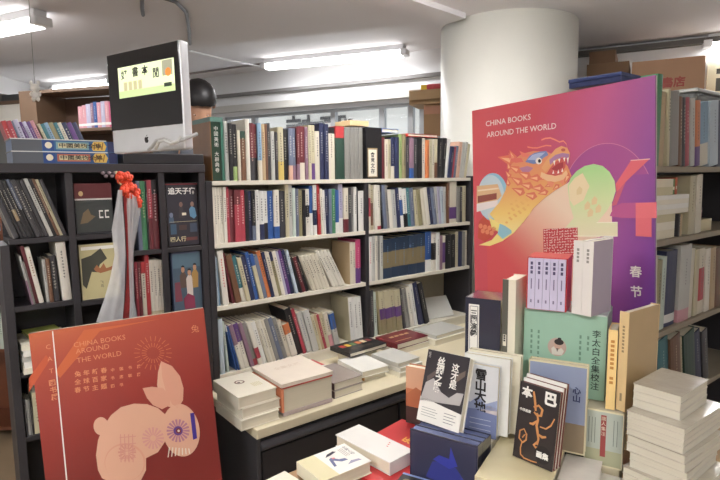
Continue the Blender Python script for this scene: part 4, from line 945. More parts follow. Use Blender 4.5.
# support behind them: thick white books lying flat, and a dark riser under the second tier
def blk(M, w, d, h, name, lab, c, cat='box', **k):
    pm = PM(); pm.box(0, w, 0, d, 0, h, mat(c, **k)); o = pm.build(name, bevel=.002); o.matrix_world = M; return tag(o, lab, cat)
a_ = math.radians(-yawB_)
Mr = PLN(-.548, 1.2985, ZT+.0102)
for i in range(3):
    th = (.829-ZT-.0106)/3 - .0004
    disp('hardback', ['white hardback lowest of the pile under the snow-mountain books', 'white hardback in the middle of the pile under the snow-mountain books', 'white hardback topmost of the pile under the snow-mountain books'][i], 'book', Mr @ Matrix.Translation((0, 0, i*(th+.0004))), .183, .0945, th, 'ivory', spine='l', flat=True, group='books lying on the display table')
# ---------------------------------------------------------------- upright display books on the table
def fitR(px, py, z, yaw, pxl, pyt, back=0.0):
    """like fit, from the lower RIGHT front corner"""
    a = math.radians(yaw); P = on_z(px, py, z); e = Vector((math.cos(a), -math.sin(a), 0)); s = -solve_x(P, -e, pxl) * -1
    P2 = P - e*abs(s); M = Matrix.Translation(P2) @ Matrix.Rotation(-a, 4, 'Z') @ Matrix.Rotation(-math.radians(back), 4, 'X')
    return M, abs(s), solve_y(P2, M.to_3x3() @ ZUP, pyt)
zR = .93; zB1 = .8605
GU = 'upright books on the display table'
WT = mat((232,230,224), rough=.4, coat=.3)
# orange book behind the silk road book
M, w, h = fit(406, 422, ZT+.0105, 30, 440, 366)
def orange(pm, w, h):
    pm.rect(0, w, h*.62, h, M_((214,168,136)), 1); pm.art([(0,h*.5),(w*.3,h*.66),(w*.55,h*.58),(w,h*.7),(w,h*.35),(0,h*.3)], M_((176,108,74)), 2); pm.rect(0, w, 0, h*.3, M_((70,52,48)), 1)
disp('paperback', 'orange-covered paperback half hidden behind the dark book with white title', 'book', M, w, h, .03, (196,122,84), spine='r', group=GU, art=orange)
# dark book with white title
M, w, h = fit(416.7, 419, zB1, 46, 458.5, 349, roll=-3, back=19); lp = local_px(M)
def silk(pm, w, h):
    pm.rect(0, w, h*.24, h, M_((52,48,52), rough=.3), 1)
    q = [lp(x, y) for x, y in ((426,382),(434,378),(441,392),(449,398),(457,393),(464,394),(460,406),(420,400))]
    pm.art([(min(max(a,0),w), b) for a, b in q], M_((176,172,170)), 2)
    pm.art([(0,0),(w,0),(w,h*.24),(w*.62,h*.27),(w*.3,h*.3),(0,h*.33)], M_('white'), 2)
    pm.art([(w*.08,h*.62),(w*.3,h*.75),(w*.34,h*.7),(w*.1,h*.55)], M_((96,84,80)), 2); pm.art([(w*.7,h*.7),(w*.95,h*.82),(w*.95,h*.74),(w*.76,h*.62)], M_((104,92,84)), 2)
    pm.vtext('这才是', w*.72, h*.88, h*.115, W_, 4, bold=.02, gap=1.0); pm.vtext('丝绸之路', w*.37, h*.93, h*.125, W_, 4, bold=.03, gap=.98)
    pm.vtext('纪行', w*.07, h*.97, h*.04, W_, 4)
    for k in range(4): pm.rect(w*.08, w*(.42+.05*(k % 2)), h*(.19-.035*k), h*(.196-.035*k), M_((130,130,130)), 3)
    for k in range(4): pm.rect(w*.62, w*(.9-.05*(k % 2)), h*(.19-.04*k), h*(.198-.04*k), M_((110,110,112)), 3)
disp('paperback', 'dark paperback with white diagonal title leaning upright on the navy box sets', 'book', M, w, h, .022, 'white', spine='l', group=GU, art=silk)
# snow mountain book, with more copies behind it
M, w, h = fit(458, 431, .8305, 30, 496, 362, back=4); lp = local_px(M)
def snow(pm, w, h):
    pm.rect(0, w, h*.42, h, M_((206,208,210)), 1); pm.rect(0, w, 0, h*.44, M_((112,122,158)), 1)
    pm.art([(0,h*.42),(w*.15,h*.5),(w*.3,h*.46),(w*.5,h*.56),(w*.7,h*.47),(w,h*.55),(w,h*.4),(0,h*.36)], M_((150,160,190)), 2); pm.art([(w*.55,h*.36),(w*.8,h*.46),(w,h*.42),(w,h*.34)], M_((190,180,180)), 2)
    pm.vtext('雪山大地', w*.56, h*.95, h*.155, K_, 4, bold=.035, gap=.98)
    for k in range(3): pm.rect(w*.3, w*.85, h*(.24-.07*k), h*(.247-.07*k), M_((196,200,214)), 3)
labs = ['blue-grey snow mountain book with large black title, front copy', 'white-edged copy directly behind the front snow mountain book', 'cream-edged taller book at the rear, behind the snow mountain books', 'rearmost white-edged copy in the row of snow mountain books']
for i in range(3):
    dd_ = .0262*i
    disp('paperback', labs[i], 'book', M @ Matrix.Translation((.002*i, dd_, dd_*.07)), w+(0,.020,.038)[i], h*(1, 1.09, 1.11)[i], .026, ((206,208,210),(222,222,216),(222,216,194))[i], spine='l', group=GU, art=snow if i == 0 else None)
# risers under the second tier
yz = 30
Mg, wg, hg = fitR(604, 401.5, zR, yz, 522.5, 307)
zG = zR + hg
blk(PLN(-.327, 1.478, ZT+.0005), .164, .15, zR-ZT-.001, 'riser', 'dark display riser under the green box set', (46,44,46), rough=.6)
# green box set
lp = local_px(Mg)
GRN = mat((150,186,164), rough=.35, coat=.3)
def green(pm, w, h):
    pm.vtext('李太白全集校注', w*.885, h*.82, h*.088, M_((34,52,46)), 2, bold=.01, gap=1.16)
    for x, n_ in ((.70, 6), (.19, 6), (.10, 5), (.79, 3)):
        for k in range(n_): pm.rect(w*(x-.012), w*(x+.012), h*(.70-.065*k), h*(.74-.065*k), M_((104,136,118)), 1)
    c = lp(557, 347); rx = w*.115
    pm.disc(c[0], c[1], rx, rx*1.05, M_((186,160,148)), 1); pm.art([(c[0]-rx*.5,c[1]-rx*.9),(c[0]-rx*.6,c[1]-rx*.2),(c[0]-rx*.25,c[1]+rx*.1),(c[0]+rx*.3,c[1]+rx*.1),(c[0]+rx*.75,c[1]-rx*.35),(c[0]+rx*.55,c[1]-rx*.85)], M_((206,200,188)), 2)
    pm.disc(c[0]+rx*.08, c[1]+rx*.25, rx*.42, rx*.5, M_((196,158,140)), 3); pm.disc(c[0]+rx*.2, c[1]+rx*.62, rx*.5, rx*.34, M_((54,46,46)), 4); pm.disc(c[0]+rx*.25, c[1]+rx*.98, rx*.2, rx*.16, M_((54,46,46)), 5)
    pm.art([(c[0]-rx*.1,c[1]-rx*.1),(c[0]+rx*.2,c[1]-rx*.1),(c[0]+rx*.05,c[1]-rx*.55)], M_((110,96,90)), 5)
r = empty('box_set', M4=Mg, label='pale green box set with an old portrait, in the middle of the table display', cat='box', group=None)
pm = PM(); pm.box(0, wg, 0, .13, 0, hg-.004, GRN); green(pm, wg, hg); pm.build('slipcase', r)
pm = PM(); pm.box(.002, wg-.002, .0005, .1295, hg-.0038, hg, mat((196,206,200), rough=.15, coat=.8)); pm.build('wrap', r)
# lavender five volume set in a red slipcase, and two tall pale volumes, on the green box
M, w, h = fit(527, 309, zG+.0006, 28, 564.5, 257)
r = empty('box_set', M4=M, label='small lavender five-volume set in a red slipcase on the green box set', cat='box')
pm = PM(); pm.box(-.002, w+.003, .006, .10, 0, .002, RED); pm.box(-.002, w+.003, .006, .10, h-.002, h, RED); pm.box(w, w+.003, .006, .10, .0022, h-.0022, RED); pm.box(-.003, -.0003, .006, .10, .0022, h-.0022, RED); pm.build('slipcase', r)
for k in range(5):
    pm = PM(); a = w*k/5; b = w*(k+1)/5; pm.box(a+.0004, b-.0004, 0, .096, .0024, h-.0024, mat((196,190,214), rough=.4)); mx = (a+b)/2
    for j in range(3): pm.rect(mx-.003, mx+.003, h*(.86-.085*j), h*(.92-.085*j), M_((70,60,96)), 1)
    pm.rect(mx-.0015, mx+.0015, h*.4, h*.6, M_((120,112,140)), 1); pm.rect(mx-.002, mx+.002, h*.14, h*.2, M_((120,112,140)), 1); pm.build('volume', r)
M, w, h = fit(571.5, 313, zG+.0006, 52, 591, 240)
for k in range(2):
    def sp(pm, w_, h_):
        for j in range(4): pm.rect(w_*.35, w_*.6, h_*(.86-.05*j), h_*(.895-.05*j), M_('grey'), 1)
    e = Vector((1,0,0)); dV = .001
    Mv = M @ Matrix.Translation((w/2*k, 0, 0))
    dpt = solve_x(Mv.translation + Mv.to_3x3() @ Vector((w/2,0,0)), Mv.to_3x3() @ Vector((0,1,0)), 610.5)
    disp('paperback', ['white left volume of the tall pale pair on the green box set', 'right volume of the tall pale pair, with a mauve-grey side cover'][k], 'book', Mv, w/2-.0005, h, min(.16, dpt), (226,222,216), spine='r', spinec=(168,156,170) if k else None, group=GU, art=sp, b=.0015)
# navy cased book with a white label and the pale one beside it
M, w, h = fit(464.5, 385, .92, 30, 499, 297)
def navy(pm, w, h):
    pm.rect(w*.10, w*.40, h*.25, h*.93, M_('white'), 1); pm.rect(w*.13, w*.37, h*.27, h*.91, M_((60,60,70)), 2); pm.rect(w*.145, w*.355, h*.275, h*.905, M_('white'), 3); pm.vtext('三國演義', w*.25, h*.87, w*.19, K_, 4, bold=.03, gap=1.0)
r_ = disp('hardback', 'navy shrink-wrapped hardback with a white title label, beside the red dragon poster', 'book', M, w, h, .10, (40,42,60), spine='l', group=GU, art=navy, coat=.8, rough=.2, spart=lambda pm, w, h, t: pm.box(.001, w-.001, .001, t-.001, h-.003, h, mat((96,70,90), rough=.15, coat=.8)))
M2, w2, h2 = fit(500.5, 392, .92, 34, 513.5, 279)
def bands(pm, w, h):
    pm.rect(0, w*.45, 0, h, M_((86,84,74)), 1); pm.rect(w*.1, w*.36, h*.42, h*.52, M_('ivory'), 2)
    for k in range(3): pm.rect(w*.15, w*.3, h*(.46+.02*k), h*(.475+.02*k), K_, 3)
dp = solve_x(M2.translation + (M2.to_3x3() @ Vector((w2,0,0))), M2.to_3x3() @ Vector((0,1,0)), 524)
disp('hardback', 'tall cream hardback with an olive-black spine stripe, left of the lavender set', 'book', M2, w2, h2, min(.17, max(.06, dp)), (226,220,200), spine='r', group=GU, art=bands)
blk(PLN(-.485, 1.395, ZT+.0102), .15, .075, .92-ZT-.0106, 'riser', 'dark display riser under the navy labelled hardback', (46,44,46), rough=.6)
# lower tier cover with red title panel, thin yellow spine, tan book
zL = .785
Ml, wl, hl = fit(583.5, 462, zL, 30, 621.5, 405.5)
Ml = Ml @ Matrix.Translation((0,0,0)); lp = local_px(Ml)
hl = min(hl, zR-zL-.0015)
def pub(pm, w, h):
    pm.rect(w*.02, w*.98, h*.03, h*.97, M_((176,184,172)), 1); pm.rect(w*.02, w*.98, h*.03, h*.3, M_((168,168,136)), 2)
    pm.rect(w*.42, w*.56, h*.18, h*.92, M_((150,66,64)), 3); pm.vtext('唐人集注', w*.49, h*.9, w*.12, M_('cream'), 4, gap=1.25)
    for x in (.1, .18, .26, .75, .84): pm.rect(w*x, w*(x+.018), h*.4, h*.86, M_((120,128,120)), 3)
disp('box_set', 'grey-green book with a red title panel, in the lower tier under the yellow spine', 'book', Ml, wl, hl, .12, (226,218,184), spine='l', group=GU, art=pub, coat=.5, rough=.25)
blk(PLN(-.158, 1.388, ZT+.0005), .08, .12, zL-ZT-.001, 'flat_box', 'low cream box on the table under the grey-green book', (200,190,160))
M, w, h = fit(604.8, 408.5, zR, 30, 614.5, 329.5)
def yel(pm, w, h):
    for k in range(7): pm.rect(w*.3, w*.7, h*(.84-.055*k), h*(.875-.055*k), M_((190,130,60)), 1)
    for k in range(2): pm.rect(w*.3, w*.7, h*(.38-.055*k), h*(.415-.055*k), M_((190,130,60)), 1)
disp('paperback', 'thin pale yellow spine-out paperback right of the green box set', 'book', M @ Matrix.Translation((.001,.0,0)), w-.001, h, .075, (238,206,140), spine='l', group=GU, art=yel)
M, w, h = fit(615.6, 409, zR, 55, 624.5, 311)
dp = solve_x(M.translation + (M.to_3x3() @ Vector((w,0,0))), M.to_3x3() @ Vector((0,1,0)), 655)
def tan(pm, w, h):
    for k in range(8): pm.rect(w*.38, w*.62, h*(.84-.035*k), h*(.862-.035*k), M_((150,126,92)), 1)
    pm.rect(w*.38, w*.62, h*.1, h*.18, M_((150,130,100)), 1)
disp('hardback', 'tan hardback with its plain brown cover turned right, beside the yellow spine', 'book', M, w, h, dp, (224,196,146), spine='r', spinec=(176,150,108), group=GU, art=tan, coat=.3)
# thick cream books lying in front, carrying the black book and the slate book
zAC = .82
Ma, wa, ha = fit(526, 443.5, zAC+.0006, 28, 584.5, 358.7, back=3)
def slate(pm, w, h):
    pm.rect(w*.02, w*.98, h*.02, h*.98, M_((134,144,168)), 1); pm.rect(w*.02, w*.98, h*.02, h*.34, M_((132,116,92)), 2); pm.vtext('心山', w*.83, h*.76, h*.08, M_((40,50,90)), 3, bold=.03)
disp('hardback', 'slate-blue hardback with cream page edges standing behind the black book', 'book', Ma, wa, ha, .028, (206,196,160), spine='l', group=GU, art=slate)
Mk, wk, hk = fit(512.7, 455.4, zAC+.0006, 48, 552, 381, back=9)
def ba(pm, w, h):
    pm.rect(0, w, 0, h, M_((44,37,37), rough=.35), 1)
    pm.text('本', w*.2, h*.83, h*.11, W_, 3, bold=.04, align='c'); pm.text('巴', w*.8, h*.82, h*.13, W_, 3, bold=.05, align='c'); pm.text('中国画家', w*.06, h*.63, h*.03, W_, 3, bold=.03)
    TN = M_((196,136,82))
    def stroke(pts, r0=.032):
        P = [Vector((w*a, h*b)) for a, b in pts]; Lr = []; Rr = []
        for i, p in enumerate(P):
            d = (P[min(i+1,len(P)-1)] - P[max(i-1,0)]).normalized(); nn = Vector((-d.y, d.x))*w*r0*(1-.35*abs(2*i/(len(P)-1)-1)); Lr.append(p+nn); Rr.append(p-nn)
        for i in range(len(P)-1): pm.art([tuple(Lr[i]),tuple(Lr[i+1]),tuple(Rr[i+1]),tuple(Rr[i])], TN, 2)
    stroke([(.36,.92),(.40,.84),(.44,.74),(.46,.68)]); stroke([(.40,.72),(.52,.76),(.62,.72),(.6,.64),(.5,.63),(.42,.66)]); stroke([(.5,.66),(.54,.58),(.52,.5),(.56,.42),(.6,.34),(.58,.26)])
    stroke([(.52,.56),(.42,.5),(.34,.5)]); stroke([(.6,.5),(.75,.5),(.86,.56),(.93,.66)],.02); stroke([(.56,.4),(.68,.38),(.78,.4)]); stroke([(.58,.3),(.5,.24),(.56,.22),(.72,.24)])
    stroke([(.3,.34),(.22,.4),(.12,.36),(.12,.26),(.22,.22),(.3,.27),(.3,.35),(.24,.32),(.2,.28)],.022); stroke([(.2,.22),(.18,.14),(.2,.06),(.3,.03),(.5,.03),(.62,.04)],.018)
    pm.disc(w*.74, h*.16, w*.2, w*.2, M_((30,26,26)), 3); pm.text('画集', w*.74, h*.12, h*.062, W_, 4, bold=.04, align='c')
for i, (c, lb, a_) in enumerate((('black', 'black paperback with tan brush figure and two white characters, facing out', ba), ('white', 'white-edged copy directly behind the black brush-figure paperback', None), ('maroon', 'maroon-edged copy at the rear of the black brush-figure paperbacks', None))):
    disp('paperback', lb, 'book', Mk @ Matrix.Translation((.0, .0128*i, .0128*i*.16)), wk, hk*(1, 1.035, 1.07)[i], .0125, 'white' if i else (60,54,52), spine='l', backc=(110,60,50), group=GU, art=a_)
Mc = Mk.copy(); p = on_z(483, 463, zAC); a_ = math.radians(-32)
flat_M = PLN(-.361, 1.14, ZT, 30)
for i in range(2):
    tt = (zAC-ZT-.0035)/2
    disp('hardback', ['thick cream hardback at the bottom of the pair under the black book', 'thick cream hardback lying directly under the black brush-figure book'][i], 'book', flat_M @ Matrix.Translation((.004*(1-i), .003*(1-i), .0005+i*(tt+.0003))), (.155,.160)[i], .245, tt, (220,208,168), spine='l', flat=True, group=GT, coat=.4, b=.004)
# plastic-wrapped white books in front of the lower tier
PLW = mat((226,220,212), rough=.12, coat=.8, bump=.15, scale=30)
zW2 = .80
disp('paperback', 'cream book at the bottom of the plastic-wrapped pile, front of the table', 'book', PLN(-.195, 1.215, ZT+.0004), .118, .165, .030, (214,206,190), spine='l', flat=True, group=GT)
disp('paperback', 'plastic-wrapped white book under the topmost one, nearest the shrink-wrapped bundles', 'book', PLN(-.192, 1.218, ZT+.0308, 32), .118, .162, .022, PLW, spine='l', flat=True, group=GT)
disp('paperback', 'plastic-wrapped white book lying in front of the slate-blue hardback', 'book', PLN(-.198, 1.212, ZT+.0532, 29), .085, .168, .027, PLW, spine='l', flat=True, group=GT)
# shrink-wrapped bundles at the right
PWR = paper((214,208,190))
specs = [((631,384),(682,397),(715.5,381),1.02,.0555),((625.5,410.5),(685.5,430),(727,405),.9637,.0570),((626,434),(686,457),(724,432),.9060,.0388),((628,452),(688,474),(722,448),.8668,.0370),((622,466),(690,496),(730,466),.8294,.1085)]
nm = ['topmost shrink-wrapped bundle of pale books, right foreground stack','second shrink-wrapped bundle from the top, right foreground stack','middle shrink-wrapped bundle, right foreground stack','fourth shrink-wrapped bundle from the top, right foreground stack','lowest shrink-wrapped bundle, on the table, right foreground stack']
for (pl, pf, pr, zt2, th), lb in zip(specs, nm):
    Lc, Fc, Rc = [on_z(p[0], p[1], zt2) for p in (pl, pf, pr)]; e = Rc-Fc; g = Lc-Fc; an = (math.atan2(e.y, e.x) + math.atan2(g.y, g.x) - math.pi/2)/2
    d = g.dot(Vector((-math.sin(an), math.cos(an), 0))); wv = e.dot(Vector((math.cos(an), math.sin(an), 0)))
    r = empty('book_bundle', M4=Matrix.Translation((Fc.x, Fc.y, zt2-th)) @ Matrix.Rotation(an, 4, 'Z'), label=lb, cat='books', group='shrink-wrapped bundles')
    k = max(2, round(th/.016)); rnd = random.Random(int(zt2*1000))
    for i in range(k):
        a0 = th*i/k; pm = PM(); ox = rnd.uniform(0, .002)
        pm.box(.001+ox, wv-.001, .001+ox, d-.001, a0+.0003, a0+.0012, mat((206,200,184), rough=.3, coat=.6)); pm.box(.002+ox, wv-.002, .002+ox, d-.002, a0+.0013, a0+th/k-.0014, PWR); pm.box(.001+ox, wv-.001, .001+ox, d-.001, a0+th/k-.0013, a0+th/k-.0002, mat((206,198,182), rough=.3, coat=.6)); pm.build('volume', r)
    pm = PM(); pm.box(0, wv, 0, d, th-.0001, th, mat((196,188,172), rough=.15, coat=.8, bump=.3, scale=25)); pm.build('wrap', r)
# ---------------------------------------------------------------- dragon poster
ap = math.radians(49.5); ep = Vector((math.cos(ap), -math.sin(ap), 0)); TRc = at(655, 75, 1.47)
Mt = Matrix.Translation(TRc) @ Matrix.Rotation(-ap, 4, 'Z') @ Matrix.Rotation(math.radians(-3.3), 4, 'Y') @ Matrix.Rotation(math.radians(-1.5), 4, 'X')
xax = Mt.to_3x3() @ Vector((1,0,0)); wp = solve_x(TRc, -xax, 472); zax = Mt.to_3x3() @ ZUP
hp = (TRc.z - ZT - .004 - 0)/zax.z - wp*abs(xax.z)
MP = Mt @ Matrix.Translation((-wp, 0, -hp)); lp = local_px(MP)
r = empty('poster_board', M4=MP, label='tall red and purple poster board with golden dragon head, standing on the table', cat='poster')
POST = ramp_mat([(0,(212,88,92)),(.34,(206,84,98)),(.62,(190,92,140)),(.82,(150,76,148)),(1,(98,50,134))], (1,0,-.25), -.25*hp, wp-.25*hp*.35, rough=.38, coat=.2, name='poster_print')
pm = PM(); pm.box(0, wp, 0, .010, 0, hp, POST); pp = lambda pts: [lp(x, y) for x, y in pts]
def A(pts, c, lay): pm.art(pp(pts), c if not isinstance(c, tuple) else M_(c, rough=.4), lay)
def E(cx, cy, rx, ry, c, lay, n=32, a0=0, a1=360): A([(cx+rx*math.cos(math.radians(a0+(a1-a0)*k/(n-1 if a1-a0<360 else n))), cy+ry*math.sin(math.radians(a0+(a1-a0)*k/(n-1 if a1-a0<360 else n)))) for k in range(n)], c, lay)
GOLD = ramp_mat([(0,(250,236,170)),(.35,(244,208,124)),(.7,(232,158,104)),(1,(226,146,112))], (0,0,1), lp(500,245)[1], lp(540,150)[1], name='gold_print')
_a, _b = Vector(lp(566,212)), Vector(lp(516,270)); _d = (_b-_a)/(_b-_a).length_squared
PALE = ramp_mat([(0,(240,214,188)),(.35,(232,180,156)),(.8,(214,108,102)),(1,(212,88,90))], (_d.x,0,_d.y), _a.dot(_d), _b.dot(_d), name='pale_print')
def cap(s, px0, py0, px1, py1, c=(240,226,222)):
    a, b = Vector(lp(px0,py0)), Vector(lp(px1,py1)); d = b-a; V, FC, x0, x1, q0, q1 = glyphs(s, .01)
    hh = .019; k = d.length/((x1-x0)*hh/.73); pm.text(s, a.x, a.y, hh, M_(c), 4, bold=.01, rot=math.atan2(d.y, d.x), sx=k)
cap('CHINA BOOKS', 486, 126.5, 531, 119.5); cap('AROUND THE WORLD', 487, 137.5, 556.5, 128.5)
# pale sweep at the lower centre, big arc at upper right
A([(487,247),(505,241),(514,232),(524,222),(534,208),(545,198),(556,190),(566,184),(575,178),(590,176),(612,185),(612,222),(600,237),(575,242),(575,320),(500,320),(488,300)], PALE, 1)
E(608, 205, 47, 62, (166,80,142), 1, 40, 205, 330)
for k in range(24):
    a0, a1 = math.radians(205+125*k/24), math.radians(205+125*(k+1)/24)
    A([(608+47*math.cos(a0),205+62*math.sin(a0)),(608+47*math.cos(a1),205+62*math.sin(a1)),(608+46.4*math.cos(a1),205+61.3*math.sin(a1)),(608+46.4*math.cos(a0),205+61.3*math.sin(a0))], (206,130,160), 2)
# blue sky disc with a small hall on the left, yellow swirl
E(493, 197, 15.5, 24, (150,196,216), 2); E(491, 197, 13.5, 22, (196,214,222), 3)
A([(477,186),(498,184),(500,190),(502,196),(498,200),(477,204)], (224,186,142), 4); A([(478,196),(497,193),(497,199),(478,203)], (150,84,72), 5); A([(478,190),(499,187.5),(499,189),(478,191.5)], (240,220,190), 5); A([(477,204),(498,200),(498,206),(477,212)], (236,226,222), 5)
A([(479,222),(478,238),(485,242),(492,237),(496,230),(490,222),(484,216)], (196,84,66), 4)
for k in range(7): E(481+2.2*k, 226+((k*5)%9), 2.2, 2.6, (226,140,104), 5, 8)
A([(479,245),(490,246),(503,241),(514,233),(522,224),(530,214),(536,204),(524,196),(514,200),(508,210),(500,222),(490,218),(488,212),(492,228),(499,232),(492,240)], (246,226,140), 5)
A([(500,224),(511,222),(512,233),(503,239),(498,234)], (150,196,210), 6)
# dragon: neck, mane, head
A([(490,214),(497,222),(506,226),(514,232),(524,222),(534,208),(545,198),(556,190),(566,184),(572,176),(568,166),(560,158),(548,152),(534,151),(522,154),(514,160),(510,168),(508,178),(506,190),(500,202)], GOLD, 7)
for (bx, by, tx, ty) in ((511,160,498,157),(510,168,508,162),(510,176,506,171),(509,184,508,178),(514,158,510,150),(520,182,511,177),(522,192,512,188),(530,186,520,184),(534,196,524,194),(541,188,531,188),(546,192,538,194),(552,184,545,187),(558,186,553,190),(518,170,509,166),(528,176,518,172),(538,178,528,178),(548,176,540,180),(560,176,552,182),(568,176,565,184)):
    dx, dy = bx-tx, by-ty; nx, ny = -dy*.42, dx*.42
    A([(tx,ty),(bx+nx,by+ny),(bx+dx*.4,by+dy*.4),(bx-nx,by-ny)], (224,124,96), 8); A([(tx+dx*.25,ty+dy*.25),(bx+nx*.5,by+ny*.5),(bx-nx*.3,by-ny*.3)], (246,192,146), 9)
for i in range(5):
    for j in range(5): E(512+i*4.6-j*1.2+(j%2)*2, 204+j*4.6-i*3.2, 1.4, 1.1, (236,186,112), 9, 8)
# horns and whiskers
A([(509,153),(510,160),(516,163),(524,162),(522,158),(516,158),(512,155)], (226,118,104), 9); A([(520,151),(523,157),(530,158),(536,155),(530,154),(525,153)], (232,132,112), 9)
def ribbon(pts, th, c, lay):
    for (x0, y0), (x1, y1) in zip(pts, pts[1:]): A([(x0,y0-th),(x1,y1-th),(x1,y1+th),(x0,y0+th)], c, lay)
ribbon([(542,140),(546,138.5),(551,138),(556,140),(560,142),(564,141),(567,144),(568,149)], .8, (240,150,128), 9); ribbon([(528,147),(533,148),(538,148),(543,146.5),(547,145.5),(552,146)], .7, (236,140,120), 9)
# brow, eye, snout and jaws
A([(526,162),(530,156),(535,153),(541,151.5),(547,151),(549,155),(544,158),(540,163),(534,164)], (120,140,190), 10); A([(528,160),(533,155),(540,153),(546,152.5),(542,156),(536,160)], (176,190,220), 11)
E(539.5, 161, 3.2, 3.4, (244,240,230), 11, 16); E(540.3, 161, 1.5, 1.9, (30,24,30), 12, 12)
A([(542,168),(547,160),(552,154),(556,149),(562,146),(568,148),(570.5,153),(570,158),(566,157),(560,158),(555,162),(550,168),(546,172)], (232,170,116), 10); A([(550,160),(556,155),(563,153),(570,154),(569.5,158),(563,157),(556,160),(551,165)], (176,130,170), 11); E(564, 150, 2.2, 1.6, (190,96,80), 12, 12)
A([(551,168),(556,162),(562,159),(567,159),(566,167),(562,174),(556,176),(547,174)], (206,96,90), 10); A([(552,169),(558,164),(564,162),(564,167),(558,171)], (168,60,66), 11)
for x, y, l_ in ((554,161,5),(559,159,4),(564,158,4),(567.5,158,6)): A([(x,y),(x+2.2,y-.6),(x+1.2,y+l_)], (250,244,232), 12)
for x, y in ((553,174),(558,173.5),(562,172)): A([(x,y),(x+2,y-.4),(x+1.2,y-4)], (250,244,232), 12)
A([(542,172),(548,174.5),(556,176),(563,174.5),(567,170),(568.5,174),(564,180),(556,182),(548,181),(541,177)], (238,196,150), 11); A([(548,181),(555,183),(553,188),(549,185)], (236,150,116), 11); A([(560,181),(565,179),(564,186)], (236,150,116), 11)
A([(520,168),(528,166),(534,168),(530,172),(523,172)], (190,130,160), 10)
# figure 2 in pale green
G2 = ramp_mat([(0,(236,226,190)),(.5,(214,226,170)),(1,(176,222,150))], (0,0,1), lp(590,235)[1], lp(590,168)[1], name='green_print')
A([(568,186),(571,178),(577,171),(585,166),(594,164),(603,166),(610,172),(615,181),(616,191),(613,201),(607,211),(598,222),(618,222),(618,236),(574,236),(566,240),(562,232),(574,218),(570,204)], G2, 5)
A([(569,186),(575,178),(583,173),(590,186),(584,200),(574,206),(570,200)], (238,220,180), 6)
for x, y in ((585,205),(592,200),(588,212),(596,208),(577,190)): A([(x,y),(x+3,y-4),(x+6,y-1),(x+5,y+4),(x,y+5)], (228,206,156), 7)
ribbon([(597,222.6),(618,222.4)], .5, (246,240,214), 7); ribbon([(574,236),(618,236)], .5, (246,240,214), 7)
# figure 4 in coral
A([(631,161),(650,159),(628,180),(617,192),(616,184)], (222,104,112), 6); ribbon([(631,160.5),(650.5,159)], .5, (240,190,180), 7)
A([(617,192),(626,182),(617,205),(612,206)], (200,96,120), 6)
A([(614,207),(622,203),(657,202),(657.2,218),(622,218),(610,216)], (184,88,138), 5); A([(636,203),(656.5,202.3),(656.7,218),(636,218)], (222,112,118), 6); A([(636,218),(652,218),(652,237),(636,236)], (218,106,114), 6)
def cjk(s, px, py, hpx):
    a = Vector(lp(px, py)); b = Vector(lp(px, py+hpx)); pm.vtext(s, a.x, a.y, (a-b).length, W_, 5, bold=.02)
cjk('春', 636, 266, 11); cjk('节', 636.6, 286, 11)
pm.build('printed_face', r)
# red and white seal-like panel: rows of small strokes
pm = PM(); rnd = random.Random(11)
c = [lp(543.5,229),lp(578,227.5),lp(578.5,258.5),(lp(544,260))]
pm.art(c, M_((196,66,72)), 6); o0_, ux, uz = Vector(c[3]), Vector(c[2])-Vector(c[3]), Vector(c[0])-Vector(c[3])
for i in range(13):
    for j in range(12):
        x = (i+.15)/13; z = (j+.15)/12
        for _ in range(2):
            if rnd.random() < .5: a, b = rnd.uniform(.04,.06), rnd.uniform(.014,.024)
            else: a, b = rnd.uniform(.014,.02), rnd.uniform(.04,.055)
            dx, dz = rnd.uniform(0,.03), rnd.uniform(0,.03); q = lambda u_, v_: tuple(o0_ + ux*min(.985,u_) + uz*min(.985,v_))
            pm.art([q(x+dx,z+dz),q(x+dx+a,z+dz),q(x+dx+a,z+dz+b),q(x+dx,z+dz+b)], M_((236,206,196)), 8)
pm.build('seal_print', r)
pm = PM(); pm.box(.0, wp, .0102, .014, 0, hp, mat((206,200,190), rough=.6)); pm.build('backing', r)
pm = PM(); pm.tube([(wp*.5, .016, hp*.55), (wp*.5, .13, .002)], .008, mat((90,70,52), rough=.5)); pm.build('easel_leg', r)
# ---------------------------------------------------------------- bookcase on the right
q = at(690, 168, 2.1); NR = (q - P0).dot(N)
zr1 = tz(690, 166.5, NR)[1]; zr2 = tz(690, 235.5, NR)[1]; zr3 = tz(690, 320, NR)[1]; zr4 = zr3 - .32
tl = tz(641, 200, NR)[0]; trr = tl + 1.25; SD2 = .27
rb = empty('bookcase', S(tl, NR, 0), UA, 'dark bookcase at the right edge behind the dragon poster', 'bookcase')
Wd = trr - tl
RBD = mat((146,136,118), rough=.6, var=.06)
for a in (-.024, Wd):
    pm = PM(); pm.box(a, a+.024, 0, SD2, 0, zr1-.001, DARKW); pm.build('upright', rb, bevel=.002)
for z in (zr1, zr2, zr3, zr4, .12):
    pm = PM(); a = .0003 if z < zr1 else -.0235; pm.box(a, Wd-a, 0, SD2-.011, z-.022, z, RBD); pm.build('shelf_board', rb, bevel=.002)
pm = PM(); pm.box(.0003, Wd-.0003, SD2-.01, SD2, 0, zr1-.0225, DARKW); pm.build('back_panel', rb)
KW = dict(n=NR+.004, tmin=tl+.004, tmax=trr-.01)
row(L('656 661 72 0 green t:no;661 666.5 90 0 tan t:no;667 671 88 4 khaki;671 680 90 5 grey t:no;680.5 684 96 6 brown;684 687.5 97 7 charcoal;687.5 692 97 7 crimson;692.5 697 98 7 lightgrey;697 702 100 7 orange purple@0-.3;'
      '703 712 102 8 skyblue cream@0-.35;712 720 101 8 paleblue;721 727 101 8 navy'), zr1, 'top of right bookcase', 'books on top of the right bookcase', depth=.2, **KW)
